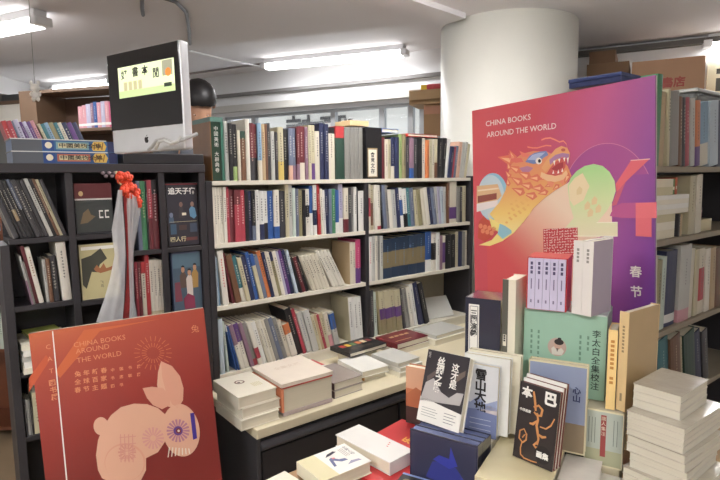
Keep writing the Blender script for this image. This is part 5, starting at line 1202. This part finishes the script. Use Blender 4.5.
row(L('691.5 697 176 1 khaki;697 703.5 175 3 cream t:charcoal'), zr2, 'second shelf of right bookcase', 'books in the second shelf of the right bookcase', depth=.2, **KW)
row(L('651 656 258 0 khaki;656 661 262 0 olive;661 667 259 0 palegreen;667.5 678 253 0 navy white@.05-.16 t:no;680 690.5 247 0 lightgrey pink@0-.16;691 695 250 0 cream;695 700 251 2 khaki;700 706 250 3 cream red@.2-.7;706 711 250 4 ivory;711 716.5 249 5 tan;717 722 249 5 brown'),
    zr3, 'third shelf of right bookcase', 'books in the third shelf of the right bookcase', depth=.2, hmax=zr2-zr3-.024, **KW)
row(L('655 662 346 8 charcoal;663 673 343 10 teal;673.5 683 340 11 brown;683.5 685.5 338 11 khaki;687 697 336 12 darkgreen;698 704 334 13 navy;705 710 332 13 charcoal'),
    zr4, 'fourth shelf of right bookcase', 'books low in the right bookcase', depth=.2, hmax=zr3-zr4-.024, **KW)
def rpile(px0, px1, items, z0, nn, grp='flat books in the right bookcase'):
    z = z0 + .0005
    for (th, c, lb) in items:
        a, b = tz(px0, 220, NR)[0], tz(px1, 220, NR)[0]
        disp('paperback', lb, 'book', Mu(a, NR+nn, z), b-a, .2, th, c, spine='b', flat=True, group=grp); z += th + .0004
    return z
zz = rpile(652, 680.5, [(.032,'cream','lowest thick cream flat book, second shelf of right bookcase'),(.030,'ivory','second lowest cream flat book, second shelf of right bookcase'),(.030,'khaki','beige flat book above two cream ones, second shelf of right bookcase')], zr2, .02)
zz = rpile(657, 690.5, [(.018,'ivory','lowest of four thin white flat books spanning the right bookcase'),(.018,'white','second lowest of four thin white flat books in right bookcase'),(.018,'ivory','third of four thin white flat books in right bookcase'),(.016,'white','topmost of four thin white flat books in right bookcase')], zz, .01)
rpile(653, 674, [(.03,'khaki','beige flat book at the top left of the right bookcase piles'),(.03,'cream','cream flat book topmost at left of the right bookcase piles')], zz, .01)
a = tz(676, 200, NR)[0]
for i, (c, lb, w_, h_) in enumerate(((( 96,120,66),'small olive-green card box on the thin white flat books',.035,.06),((190,92,58),'small orange card box on the thin white flat books',.018,.065))):
    pm = PM(); pm.box(0, w_, 0, .1, 0, h_, mat(c, rough=.5)); pm.rect(.004, w_-.004, h_*.3, h_*.5, M_('cream'), 1); o = pm.build('card_box', bevel=.001); o.matrix_world = Mu(a + i*.038, NR+.02, zz+.0006); tag(o, lb, 'box')
a = tz(682, 226, NR)[0]
for i, (c, lb, w_, h_) in enumerate((('charcoal','short dark book standing under the white flat books, right bookcase',.016,.088),('tan','short tan book standing under the white flat books, right bookcase',.016,.086))):
    o = spine_book('book', w_, h_, .13, c, [], 'ivory' if i == 0 else None); o.matrix_world = Mu(a+.002+i*.018, NR+.012, zr2+.0005); tag(o, lb, 'book', 'books in the second shelf of the right bookcase')
a = tz(708.5, 210, NR)[0]
disp('paperback', 'pale flat book under the small red box, second shelf of right bookcase', 'book', Mu(a, NR+.03, zr2+.0005), .13, .18, .05, 'khaki', spine='b', flat=True, group='flat books in the right bookcase')
r = empty('small_box', M4=Mu(a+.002, NR+.04, zr2+.0512), label='small red and black box on a pale flat book, right bookcase', cat='box')
pm = PM(); pm.box(0, .045, 0, .06, 0, .024, mat('maroon')); pm.build('box_body', r, bevel=.001); pm = PM(); pm.box(-.001, .046, -.001, .061, .0242, .05, mat('black')); pm.rect(.012, .034, .03, .04, M_('pink'), 4, -.001); pm.build('lid', r, bevel=.001)
# carton on the left end of the right bookcase, white sheets and a long blue box on it
q = on_plane(646, 71, S(0, NR+.005, 0), N); zb2 = q.z - .052; nb2 = (q - P0).dot(N); tb2 = (q - P0).dot(U)
Mx = Mu(tl-.02, NR+.02, zr1+.0006)
def carton(M, w, d, h, label, c=(150,112,74), text=None, band=None, name='carton', lay=1, cap=.03):
    r = empty(name, M4=M, label=label, cat='box', group=None)
    pm = PM(); cm = mat(c, rough=.75, var=.08, scale=7); pm.box(0, w, 0, d, 0, h-.003, cm)
    if text: pm.text(text, w*.5, h*.64, cap, M_((150,62,52)), lay, bold=.03, align='c')
    if band: pm.rect(0, w, h*.7, h*.95, M_(band), 1)
    pm.build('carton_body', r)
    for k in range(2):
        pm = PM(); pm.box(0 if k == 0 else w/2+.001, w/2-.001 if k == 0 else w, 0, d, h-.0028, h, cm); pm.build('flap', r)
    return r
carton(Mx, .12, .235, zb2-zr1-.004, 'brown carton on the right bookcase, mostly hidden by the dragon poster')
pm = PM(); pm.box(0, .11, 0, .22, 0, .004, mat('white')); o = pm.build('sheet_pile'); o.matrix_world = Mu(tl-.02, NR+.01, zb2-.0032); tag(o, 'white sheets under the long navy box above the dragon poster', 'paper')
lb_ = solve_x(S(tb2-.13, nb2, zb2), N, 575)
r = empty('long_box', M4=Mu(tb2-.17, nb2, zb2+.0012), label='long navy flat box lying above the dragon poster, at the right', cat='box')
pm = PM(); pm.box(0, .13, 0, lb_, 0, .018, mat((40,52,96), rough=.4)); pm.build('tray', r, bevel=.002); pm = PM(); pm.box(-.002, .132, -.002, lb_+.002, .0182, .031, mat((44,58,106), rough=.4)); pm.build('lid', r, bevel=.002)
# tall cabinet against the far wall on the right with cartons
Mw = Matrix.Translation(W0) @ Matrix.Rotation(WAng, 4, 'Z')
def onwall(px, back): # along-coordinate at a plane `back` in front of the window wall
    q = on_plane(px, 90, W0 - WN*back, WN); return (q - W0).dot(WD), q
xa = onwall(585, .62)[0]; xb = onwall(735, .62)[0]
zcab = 1.78
r = empty('tall_cabinet', M4=Mw @ Matrix.Translation((xa, -.62, 0)), label='tall brown cabinet against the far wall, right of the round column', cat='cabinet')
BRN = mat((106,78,56), rough=.55, var=.15)
pm = PM(); pm.box(0, xb-xa, .02, .58, 0, zcab, BRN); pm.build('body', r, bevel=.003)
for k in range(3):
    pm = PM(); ww = (xb-xa)/3; pm.box(k*ww+.003, (k+1)*ww-.003, 0, .0198, .08, zcab-.004, BRN); pm.tube([(k*ww+ww*.85, -.012, 1.0), (k*ww+ww*.85, -.012, 1.15)], .006, STEEL); pm.build('door', r, bevel=.003)
def wz(px, py, back): q = on_plane(px, py, W0 - WN*back, WN); return q.z
def wcart(px0, px1, pyt, z0, label, **k):
    a, b = onwall(px0, .60)[0], onwall(px1, .60)[0]; h = wz((px0+px1)/2, pyt, .60) - z0
    return carton(Mw @ Matrix.Translation((a, -.60, z0+.0006)), b-a, .4, h, label, **k), z0 + h
_, zz = wcart(586, 628, 63, zcab, 'wide brown carton right of the round column', c=(112,84,58))
wcart(588, 614, 51, zz+.001, 'small dark brown carton on top of the wide carton by the column', c=(104,76,52))
wcart(631, 704, 59, zcab, 'large brown carton with faint red characters above the right bookcase', c=(166,130,102), text='好書店', cap=.055)
# framed notice on the wall and a grey appliance
a, zt_ = onwall(706, .01)[0], wz(706, 62, .01); b = onwall(740, .01)[0]; zb_ = wz(706, 100, .01)
r = empty('notice_frame', M4=Mw @ Matrix.Translation((a, -.03, zb_)), label='cream framed dark panel on the far wall at the right edge', cat='frame')
pm = PM(); w_, h_ = b-a, zt_-zb_; f = .06
for bx in ((0,f,0,h_),(w_-f,w_,0,h_),(f,w_-f,0,f),(f,w_-f,h_-f,h_),(f,w_-f,h_*.55,h_*.55+.03)): pm.box(bx[0],bx[1],0,.028,bx[2],bx[3],mat((226,220,190)))
pm.build('frame', r); pm = PM(); pm.box(f, w_-f, .015, .027, f, h_-f, mat((84,84,78), rough=.3)); pm.build('panel', r)
ta = tz(697, 95, NR+.36)[0]
zq = tz(690, 101, NR+.36)[1]; zq2 = tz(700, 88, NR+.36)[1]
r = empty('grey_cabinet', M4=Mu(ta, NR+.36, 0), label='grey rounded cabinet top showing above the right bookcase books', cat='cabinet')
pm = PM(); pm.box(0, .5, 0, .28, 0, zq2-.02, mat((92,94,92), rough=.5)); pm.build('body', r, bevel=.02); pm = PM(); pm.box(-.005, .505, -.005, .285, zq2-.0198, zq2, mat((176,178,172), rough=.4)); pm.build('top', r, bevel=.006)
# ---------------------------------------------------------------- cartons left of the column, on a steel cupboard
q = at(423, 130, 4.85); dC = (q - P0)
ra = math.radians(-20); Mc = Matrix.Translation((q.x, q.y, 0)) @ Matrix.Rotation(ra, 4, 'Z')
z130 = at(423, 136, 4.85).z
r = empty('steel_cupboard', M4=Mc @ Matrix.Translation((-.02, 0, 0)), label='grey steel cupboard behind the tall bookcase, carrying two brown cartons', cat='cupboard')
pm = PM(); pm.box(0, .36, .02, .4, 0, z130-.001, mat((150,150,146), rough=.5)); pm.build('body', r, bevel=.004); pm = PM(); pm.box(.004, .178, 0, .0198, .05, z130-.01, mat((156,156,152), rough=.5)); pm.build('door', r); pm = PM(); pm.box(.182, .356, 0, .0198, .05, z130-.01, mat((156,156,152), rough=.5)); pm.build('door', r)
zt1 = at(423, 105, 4.85).z
carton(Mc @ Matrix.Translation((0, .03, z130)), .34, .32, zt1-z130, 'lower brown carton between the window and the column', c=(156,122,88), band=(176,124,96))
zt2 = at(423, 91, 4.85).z
r = empty('carton', M4=Mc @ Matrix.Translation((-.12, -.03, zt1+.001)), label='wide shallow tan carton topmost beside the column', cat='box')
cm = mat((172,142,104), rough=.75, var=.06); pm = PM(); hh = zt2-zt1; pm.ext([(0,0),(.50,0),(.50,.36),(0,.36)], 0, hh, cm); pm.build('carton_body', r)
pm = PM(); pm.poly([(0,-.0005,hh*.9),(.50,-.0005,hh),(.50,-.07,hh*.35),(0.02,-.07,hh*.25)], cm); pm.poly([(0,-.0005,hh*.9-.004),(0.02,-.07,hh*.25-.004),(.50,-.07,hh*.35-.004),(.50,-.0005,hh-.004)], cm); pm.build('flap', r)
r = empty('toy_packet', M4=Mc @ Matrix.Translation((-.03, .02, zt2+.002)), label='red and yellow packet lying on the tan carton beside the column', cat='packet')
pm = PM(); pm.box(.05, .30, 0, .09, 0, .055, mat((190,66,70), rough=.4, var=.3, scale=30)); pm.build('packet', r, bevel=.02); pm = PM(); pm.box(0, .06, .01, .08, 0, .05, mat((226,190,50), rough=.4)); pm.build('header_card', r, bevel=.004)
# ---------------------------------------------------------------- far left: brown bookcase with pink books, white cabinet, small brown bookcase
qa = at(38, 130, 4.3); qb = at(150, 128, 4.0); e = Vector((qb.x-qa.x, qb.y-qa.y, 0)); Lw = e.length; an = math.atan2(e.y, e.x)
Mf = Matrix.Translation((qa.x, qa.y, 0)) @ Matrix.Rotation(an, 4, 'Z'); zsh = qa.z; ztop = at(38, 91, 4.3).z
OAK = mat((104,82,64), rough=.5, var=.15, scale=6)
r = empty('brown_bookcase', M4=Mf, label='brown wooden bookcase at the back left, behind the monitor', cat='bookcase')
for a, b in ((-.17, 0), (Lw, Lw+.03)):
    pm = PM(); pm.box(a, b, 0, .3, 0, ztop, OAK); pm.build('side_panel', r, bevel=.003)
for z in (ztop, zsh, zsh-.36, zsh-.72, zsh-1.08, zsh-1.44):
    pm = PM(); pm.box(.0005, Lw-.0005, .005, .288, z-.025, z, OAK); pm.build('shelf', r, bevel=.002)
pm = PM(); pm.box(.0005, Lw-.0005, .289, .299, 0, ztop-.03, mat((84,62,48), rough=.6)); pm.build('back_panel', r)
ax = None
def fx(px): q = on_plane(px, 115, Vector((qa.x, qa.y, 0)), Vector((-math.sin(an), math.cos(an), 0))); return (q - Vector((qa.x, qa.y, 0))).dot(Vector((math.cos(an), math.sin(an), 0)))
for i, (p0, p1, yt, c) in enumerate(((75,79,107,'pink'),(79,83,106,'pink'),(83,87.5,105,'lavender'),(87.5,90.5,104,'mauve'),(90.5,94,103,'blue'),(94,98,104,'pink'),(98,102,103,'lavender'),(102,106,103,'pink'),(106,110,104,'magenta'))):
    a, b = fx(p0), fx(p1); zt_ = wz(0,0,0) if False else at((p0+p1)/2, yt, 4.22).z
    o = spine_book('book', b-a-.001, zt_-zsh, .16, c, [(.1,.2,'white')], 'white', seed=i); o.matrix_world = Mf @ Matrix.Translation((a, .03, zsh+.0005))
    k = i+1; tag(o, '%s book, %s of the pastel row in the brown back-left bookcase' % (cw(c), 'leftmost' if k == 1 else 'rightmost' if k == 9 else ORD[k] + ' from left'), 'book', 'pastel books in the brown bookcase')
# white cabinet with brown trim
qc = at(36.5, 127, 4.9); qd = at(-60, 134, 5.3); e = Vector((qc.x-qd.x, qc.y-qd.y, 0)); an2 = math.atan2(e.y, e.x); Lc = e.length
Mg2 = Matrix.Translation((qd.x, qd.y, 0)) @ Matrix.Rotation(an2, 4, 'Z')
zc0 = qc.z; zc1 = at(36.5, 103, 4.9).z
r = empty('white_cabinet', M4=Mg2, label='white cabinet with brown trim at the far left, beside the brown bookcase', cat='cabinet')
pm = PM(); pm.box(0, Lc, 0, .35, zc0+.03, zc1, mat((228,224,214), rough=.5)); pm.build('upper_body', r); pm = PM(); pm.box(-.01, Lc+.01, -.015, .36, zc1+.0002, zc1+.03, OAK); pm.build('top_board', r); pm = PM(); pm.box(-.01, Lc+.01, -.015, .36, zc0, zc0+.0298, OAK); pm.build('ledge', r)
pm = PM(); pm.box(0, Lc, .0, .35, 0, zc0-.0002, mat((104,104,100), rough=.3)); pm.build('lower_body', r)
pm = PM(); a_ = 0
for i, (x0, x1, hh, c, lb) in enumerate(((.15,.55,.10,(104,98,90),'long grey-brown box on the white cabinet at far left'),(.62,.9,.07,(70,72,74),'dark flat box on the white cabinet at far left'))):
    x0, x1 = x0*Lc, x1*Lc; pm = PM(); pm.box(0, x1-x0, 0, .2, 0, hh, mat(c, rough=.6)); o = pm.build('storage_box', bevel=.004); o.matrix_world = Mg2 @ Matrix.Translation((x0, .06, zc1+.031)); tag(o, lb, 'box')
# small brown bookcase beyond the left end of the disc rack
dl = 3.05; xr_ = at(10, 300, dl).x; zs1 = at(5, 166, dl).z
Ms = Matrix.Translation((xr_-.62, at(5, 300, dl).y, 0))
r = empty('brown_bookcase', M4=Ms, label='low brown bookcase at the far left edge, beyond the disc rack', cat='bookcase')
RW = mat((112,66,44), rough=.45, var=.2)
for x in (0, .60):
    pm = PM(); pm.box(x, x+.022, 0, .28, 0, zs1, RW); pm.build('side_panel', r, bevel=.002)
zl = [zs1-.02, zs1-.36, zs1-.70, zs1-1.04, .08]
for z in zl:
    pm = PM(); pm.box(.0225, .5995, .003, .27, z-.02, z, RW); pm.build('shelf', r)
pm = PM(); pm.box(.0225, .5995, .271, .28, 0, zs1, RW); pm.build('back_panel', r)
rnd = random.Random(3)
for si, z in enumerate(zl[1:4]):
    x = .5985; cs = ['skyblue','cream','red','palegreen','orange','lightgrey','navy']
    for k in range(4):
        t = rnd.uniform(.014,.024); h = rnd.uniform(.2,.27); c = cs[(k*2+si*3) % 7]; x -= t + .0008
        o = spine_book('book', t, h, .17, c, [], contrast(c), seed=si*9+k); o.matrix_world = Ms @ Matrix.Translation((x, .01, z+.0005))
        tag(o, '%s book, %s from right, %s shelf of low brown left-edge bookcase' % (cw(c), ['first','second','third','fourth'][k], ['upper','middle','lower'][si]), 'book', 'books in the low brown bookcase')
# white charm hanging from the ceiling
c = at(35, 88, 3.2); ztp = ZC
r = empty('hanging_charm', (c.x, c.y, c.z), 0, 'small white plush charm hanging from the ceiling at upper left', 'charm')
pm = PM(); WP = mat((236,234,228), rough=.9, var=.05); k = .0068
pm.ball((0,0,0), (5*k*.8,4*k*.8,4.6*k*.8), WP); 
for sx in (-1,1): pm.ball((sx*3.2*k,0,4.4*k), (1.5*k,1*k,2.0*k), WP); pm.ball((sx*3.4*k,0,-5.2*k), (1.6*k,1.4*k,2.2*k), WP); pm.ball((sx*1.9*k,0,-9.2*k), (1.6*k,1.5*k,2.4*k), WP)
pm.ball((0,0,-6.2*k), (3.1*k,2.6*k,3.6*k), WP); pm.build('plush_body', r, smooth=True)
pm = PM(); pm.tube([(0,0,4*k),(0.004,0,ztp-c.z)], .0015, mat('grey')); pm.build('string', r)
# ---------------------------------------------------------------- person standing behind the bookcases
hd = at(198, 95, 3.12); top = at(198, 78, 3.12).z
hst = .30
stp = empty('step_stool', (hd.x-.02, hd.y+.02, 0), 0, 'low step stool behind the bookcases, under the standing person', 'stool')
pm = PM(); pm.box(-.25,.25,-.18,.18,hst-.03,hst,OAK); pm.build('tread', stp, bevel=.003)
for x in (-.22,.20):
    pm = PM(); pm.box(x, x+.025, -.17, .17, 0, hst-.0302, OAK); pm.build('leg', stp)
H = top - hst
px_, py_ = hd.x, hd.y
pr = empty('person', (px_, py_, hst), math.radians(25), 'dark-haired person in a grey shirt standing behind the bookcases, beside the monitor', 'person')
SKIN = mat((196,150,122), rough=.5, var=.05)
u = H/7.6
def skin(name, verts, edges, radii, M, parent, root=0, lev=2):
    me = bpy.data.meshes.new(name); me.from_pydata(verts, edges, []); o = bpy.data.objects.new(name, me); COL.objects.link(o)
    md = o.modifiers.new('skin', 'SKIN'); md.use_smooth_shade = True
    for i, rr_ in enumerate(radii):
        sv = me.skin_vertices[0].data[i]; sv.radius = rr_ if isinstance(rr_, tuple) else (rr_, rr_); sv.use_root = (i == root)
    s2 = o.modifiers.new('sub', 'SUBSURF'); s2.levels = lev; s2.render_levels = lev
    bpy.context.view_layer.update()
    m2 = bpy.data.meshes.new_from_object(o.evaluated_get(bpy.context.evaluated_depsgraph_get())); bpy.data.objects.remove(o); bpy.data.meshes.remove(me)
    m2.materials.clear(); m2.materials.append(M)
    for p in m2.polygons: p.use_smooth = True
    o = bpy.data.objects.new(name, m2); COL.objects.link(o); o.parent = parent; return o
V = [(0,0,3.9*u),(0,0,4.5*u),(0,.0,5.3*u),(0,0,5.95*u),(0,0,6.35*u),(0,-.02,6.62*u),(0,-.015,7.0*u),(0,.0,7.28*u)]; E_ = [(i,i+1) for i in range(7)]; R_ = [(.17,.12),(.15,.105),(.175,.115),(.13,.085),(.058,.058),(.072,.085),(.082,.10),(.07,.085)]
for s_ in (-1, 1):
    b = len(V); V += [(s_*.10,0,3.5*u),(s_*.11,0,1.95*u),(s_*.11,.02,.28*u),(s_*.11,-.13,.10*u)]; E_ += [(0,b),(b,b+1),(b+1,b+2),(b+2,b+3)]; R_ += [.095,.06,.042,.038]
    b = len(V); V += [(s_*.2,0,5.85*u),(s_*.25,.01,4.6*u),(s_*.26,-.02,3.6*u),(s_*.26,-.03,3.42*u)]; E_ += [(3,b),(b,b+1),(b+1,b+2),(b+2,b+3)]; R_ += [.055,.042,.03,.03]
skin('body', V, E_, R_, SKIN, pr)
hc = Vector((0,-.015,6.98*u)); TILT = math.radians(50); ctl, stl = math.cos(TILT), math.sin(TILT)
def hf(x, y, z):                 # the head is bowed: features and hair turn about its centre
    dy, dz = y - hc.y, z - hc.z; return Vector((x, hc.y + dy*ctl + dz*-stl*1.0, hc.z + dy*stl + dz*ctl))
def hf(x, y, z):
    dy, dz = y - hc.y, z - hc.z; return Vector((x, hc.y + dy*ctl - dz*stl, hc.z + dy*stl + dz*ctl))
def feat(name, c, rr_, M, n=10, k=6): 
    pm = PM(fn=hf); pm.ball(c, rr_, M, n, k); return pm.build(name, pr, smooth=True)
for s_ in (-1,1):
    e_ = feat('eye', (s_*.03, hc.y-.093, hc.z), (.013,.010,.008), W_)
    feat('ear', (s_*.088, hc.y+.01, hc.z-.01), (.012,.022,.033), SKIN); o = feat('pupil', (s_*.03, hc.y-.102, hc.z), (.006,.004,.006), K_, 8); o.parent = e_
feat('nose', (0, hc.y-.105, hc.z-.035), (.014,.02,.02), SKIN); feat('mouth', (0, hc.y-.088, hc.z-.075), (.024,.012,.006), mat((170,96,90)))
for s_ in (-1,1):
    hz = 3.42*u; hv = [(s_*.26,-.03,hz),(s_*.26,-.035,hz-.06)]; he = [(0,1)]; hr = [(.024,.03),(.016,.036)]
    for k in range(4):
        b = len(hv); y = -.065+.020*k; l_ = (.065,.078,.074,.058)[k]; hv += [(s_*.26,y,hz-.085),(s_*.257,y-.002,hz-.085-l_*.55),(s_*.245,y-.004,hz-.085-l_)]; he += [(1,b),(b,b+1),(b+1,b+2)]; hr += [.009,.008,.007]
    b = len(hv); hv += [(s_*.255,-.07,hz-.045),(s_*.25,-.085,hz-.085)]; he += [(0,b),(b,b+1)]; hr += [.010,.008]
    skin('hand', hv, he, hr, SKIN, pr, 0, 1)
HAIR = mat((22,20,22), rough=.45, var=.2, scale=60)
pm = PM(fn=hf); n, k = 24, 12; pts = []; fc = []
cz = 7.02*u
for i in range(k+1):
    t = math.pi/2*i/k*1.28
    for j in range(n):
        p = 2*math.pi*j/n; fr = max(0, -math.sin(p)); tt = t*(1-.40*fr)
        rj = 1 + .03*math.sin(j*3.1+i*1.7)
        pts.append((.096*rj*math.sin(tt)*math.cos(p), -.005+.115*rj*math.sin(tt)*math.sin(p), cz+.02+.105*math.cos(tt)))
for i in range(k):
    for j in range(n): fc.append((i*n+j, i*n+(j+1)%n, (i+1)*n+(j+1)%n, (i+1)*n+j))
pm.mesh(pts, fc, HAIR); pm.build('hair', pr, smooth=True)
SH = mat((92,96,104), rough=.8); TRO = mat((50,52,62), rough=.8)
V = [(0,0,4.1*u),(0,0,4.6*u),(0,0,5.3*u),(0,0,5.95*u),(0,0,6.12*u)]; E_ = [(0,1),(1,2),(2,3),(3,4)]; R_ = [(.19,.14),(.17,.125),(.19,.13),(.145,.10),(.075,.075)]
for s_ in (-1,1):
    b = len(V); V += [(s_*.2,0,5.87*u),(s_*.245,.007,5.0*u)]; E_ += [(3,b),(b,b+1)]; R_ += [.072,.066]
skin('shirt', V, E_, R_, SH, pr)
V = [(0,0,4.05*u)]; E_ = []; R_ = [(.18,.13)]
for s_ in (-1,1):
    b = len(V); V += [(s_*.10,0,3.5*u),(s_*.11,0,1.95*u),(s_*.11,.02,.4*u)]; E_ += [(0,b),(b,b+1),(b+1,b+2)]; R_ += [.11,.08,.068]
skin('trousers', V, E_, R_, TRO, pr)
for s_ in (-1,1):
    pm = PM(); pm.ball((s_*.11,-.05,.045), (.05,.14,.045), mat((40,38,40), rough=.5)); pm.build('shoe', pr, smooth=True)
